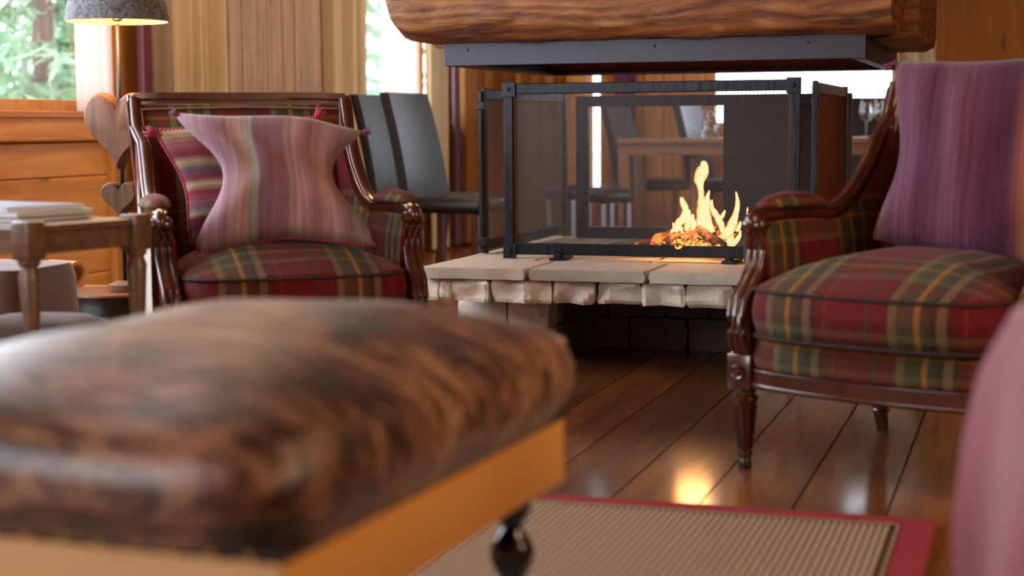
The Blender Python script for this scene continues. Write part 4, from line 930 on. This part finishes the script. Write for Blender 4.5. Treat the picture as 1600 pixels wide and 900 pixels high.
B().lathe([(.045,0),(.055,.01),(.058,.06),(.045,.11),(.030,.15),(.036,.19),(.034,.19),(.028,.15),(.043,.11),(.055,.06),(.045,.012)],20).o('body','glass',ca,smooth=1)
B().tube([(.036,0,.18),(.075,0,.16),(.08,0,.10),(.055,0,.06)],.006,8).o('handle','glass',ca,smooth=1)

# ---------------------------------------------------------------- sofa arm with the mauve throw, right foreground
so=thing('sofa','mauve grey sofa mostly outside the frame at the lower right','sofa',(.55,.95,0),R(-4))
b=B().box(.03,.27,.0,.86,.05,.64,.06); b.o('arm','sofa',so,smooth=50); B().box(.27,1.6,.0,.82,.05,.42,.05).o('seat','sofa',so,smooth=50); B().box(.06,1.6,-.20,.0,.05,.85,.05).o('backrest','sofa',so,smooth=50)
for x in (.10,1.5):
    for y in (.05,.78): B().lathe([(.015,0),(.02,.06)],10,(x,y,0)).o('leg','blackwood',so)
th=thing('throw','crumpled mauve wool throw hanging over the sofa arm, blurred at the right edge','blanket',(.55,.95,0),R(-4))
def thr(off):
    def g(u,v):
        # u across the arm from outside floor, over, to the seat; v along the arm
        pr=[(-.10,.10),(-.095,.25),(-.085,.38),(-.065,.48),(-.045,.56),(-.015,.63),(.06,.665),(.20,.67),(.29,.65),(.33,.56),(.37,.46),(.5,.445)]
        t=u*(len(pr)-1); i=min(int(t),len(pr)-2); q=t-i; x=pr[i][0]*(1-q)+pr[i+1][0]*q; z=pr[i][1]*(1-q)+pr[i+1][1]*q
        y=-.02+v*.93; w_=max(0,1-u*1.6)
        x-= w_*(.026*math.sin(y*19+z*5)+.012*math.sin(y*41+1))+off; z+=.012*math.sin(y*17)*(u>.3)-off*.3
        return (x,y+.02*math.sin(z*14),z)
    return g
b=B().grid(thr(0),44,70); b.grid(thr(-.008),44,70); b.o('cloth','throw',th,smooth=1)

# ---------------------------------------------------------------- outdoors
gr=B().box(-60,40,-20,90,-.7,-.6).o('ground','snow'); gr['kind']='structure'; gr.rotation_euler=(0,0,-TH)
def spruce(label,x,y,h,seed,sp=1.0):
    r=random.Random(seed); t=thing('spruce_tree',label,'tree',(x,y,-.6)); B().tube([(0,0,0),(0,0,h)],[.12,.02],8).o('trunk','bark',t)
    v=[];f=[]
    z=.5
    while z<h:
        rr=(1-z/h)*h*.30*sp+.1; nb=9
        for k_ in range(nb):
            a=r.random()*6.28; ln=rr*(.7+.5*r.random()); n=int(8+ln*10)
            for q in range(n):
                s=q/n; px,py,pz=ln*s*math.cos(a),ln*s*math.sin(a),z-.35*ln*s+.1*s*s
                for e in range(2):
                    d=Vector((r.gauss(0,1),r.gauss(0,1),r.gauss(-.4,.7))).normalized()*(.10+.16*r.random()); e2=Vector((r.gauss(0,1),r.gauss(0,1),r.gauss(0,1))).normalized()*.035
                    i0=len(v); p=Vector((px,py,pz)); v+= [p-e2,p+e2,p+d]; f.append((i0,i0+1,i0+2))
        z+=.22+.1*r.random()
    me=bpy.data.meshes.new('foliage'); me.from_pydata([tuple(q) for q in v],[],f); me.materials.append(M['spruce']); o=bpy.data.objects.new('foliage',me); C.objects.link(o); o.parent=t; o['kind']='stuff'
spruce('green spruce outside the left window, nearest the lamp',-3.35,11.6,5.0,3); spruce('spruce at the left edge of the window, snowy gaps between its branches',-4.7,13.2,5.5,4)
spruce('tall spruce beyond the garden seen past the sheer curtain',-5.2,19,7.5,5); spruce('distant spruce seen through the window behind the leather chairs',-1.95,19.5,8,6,.9)
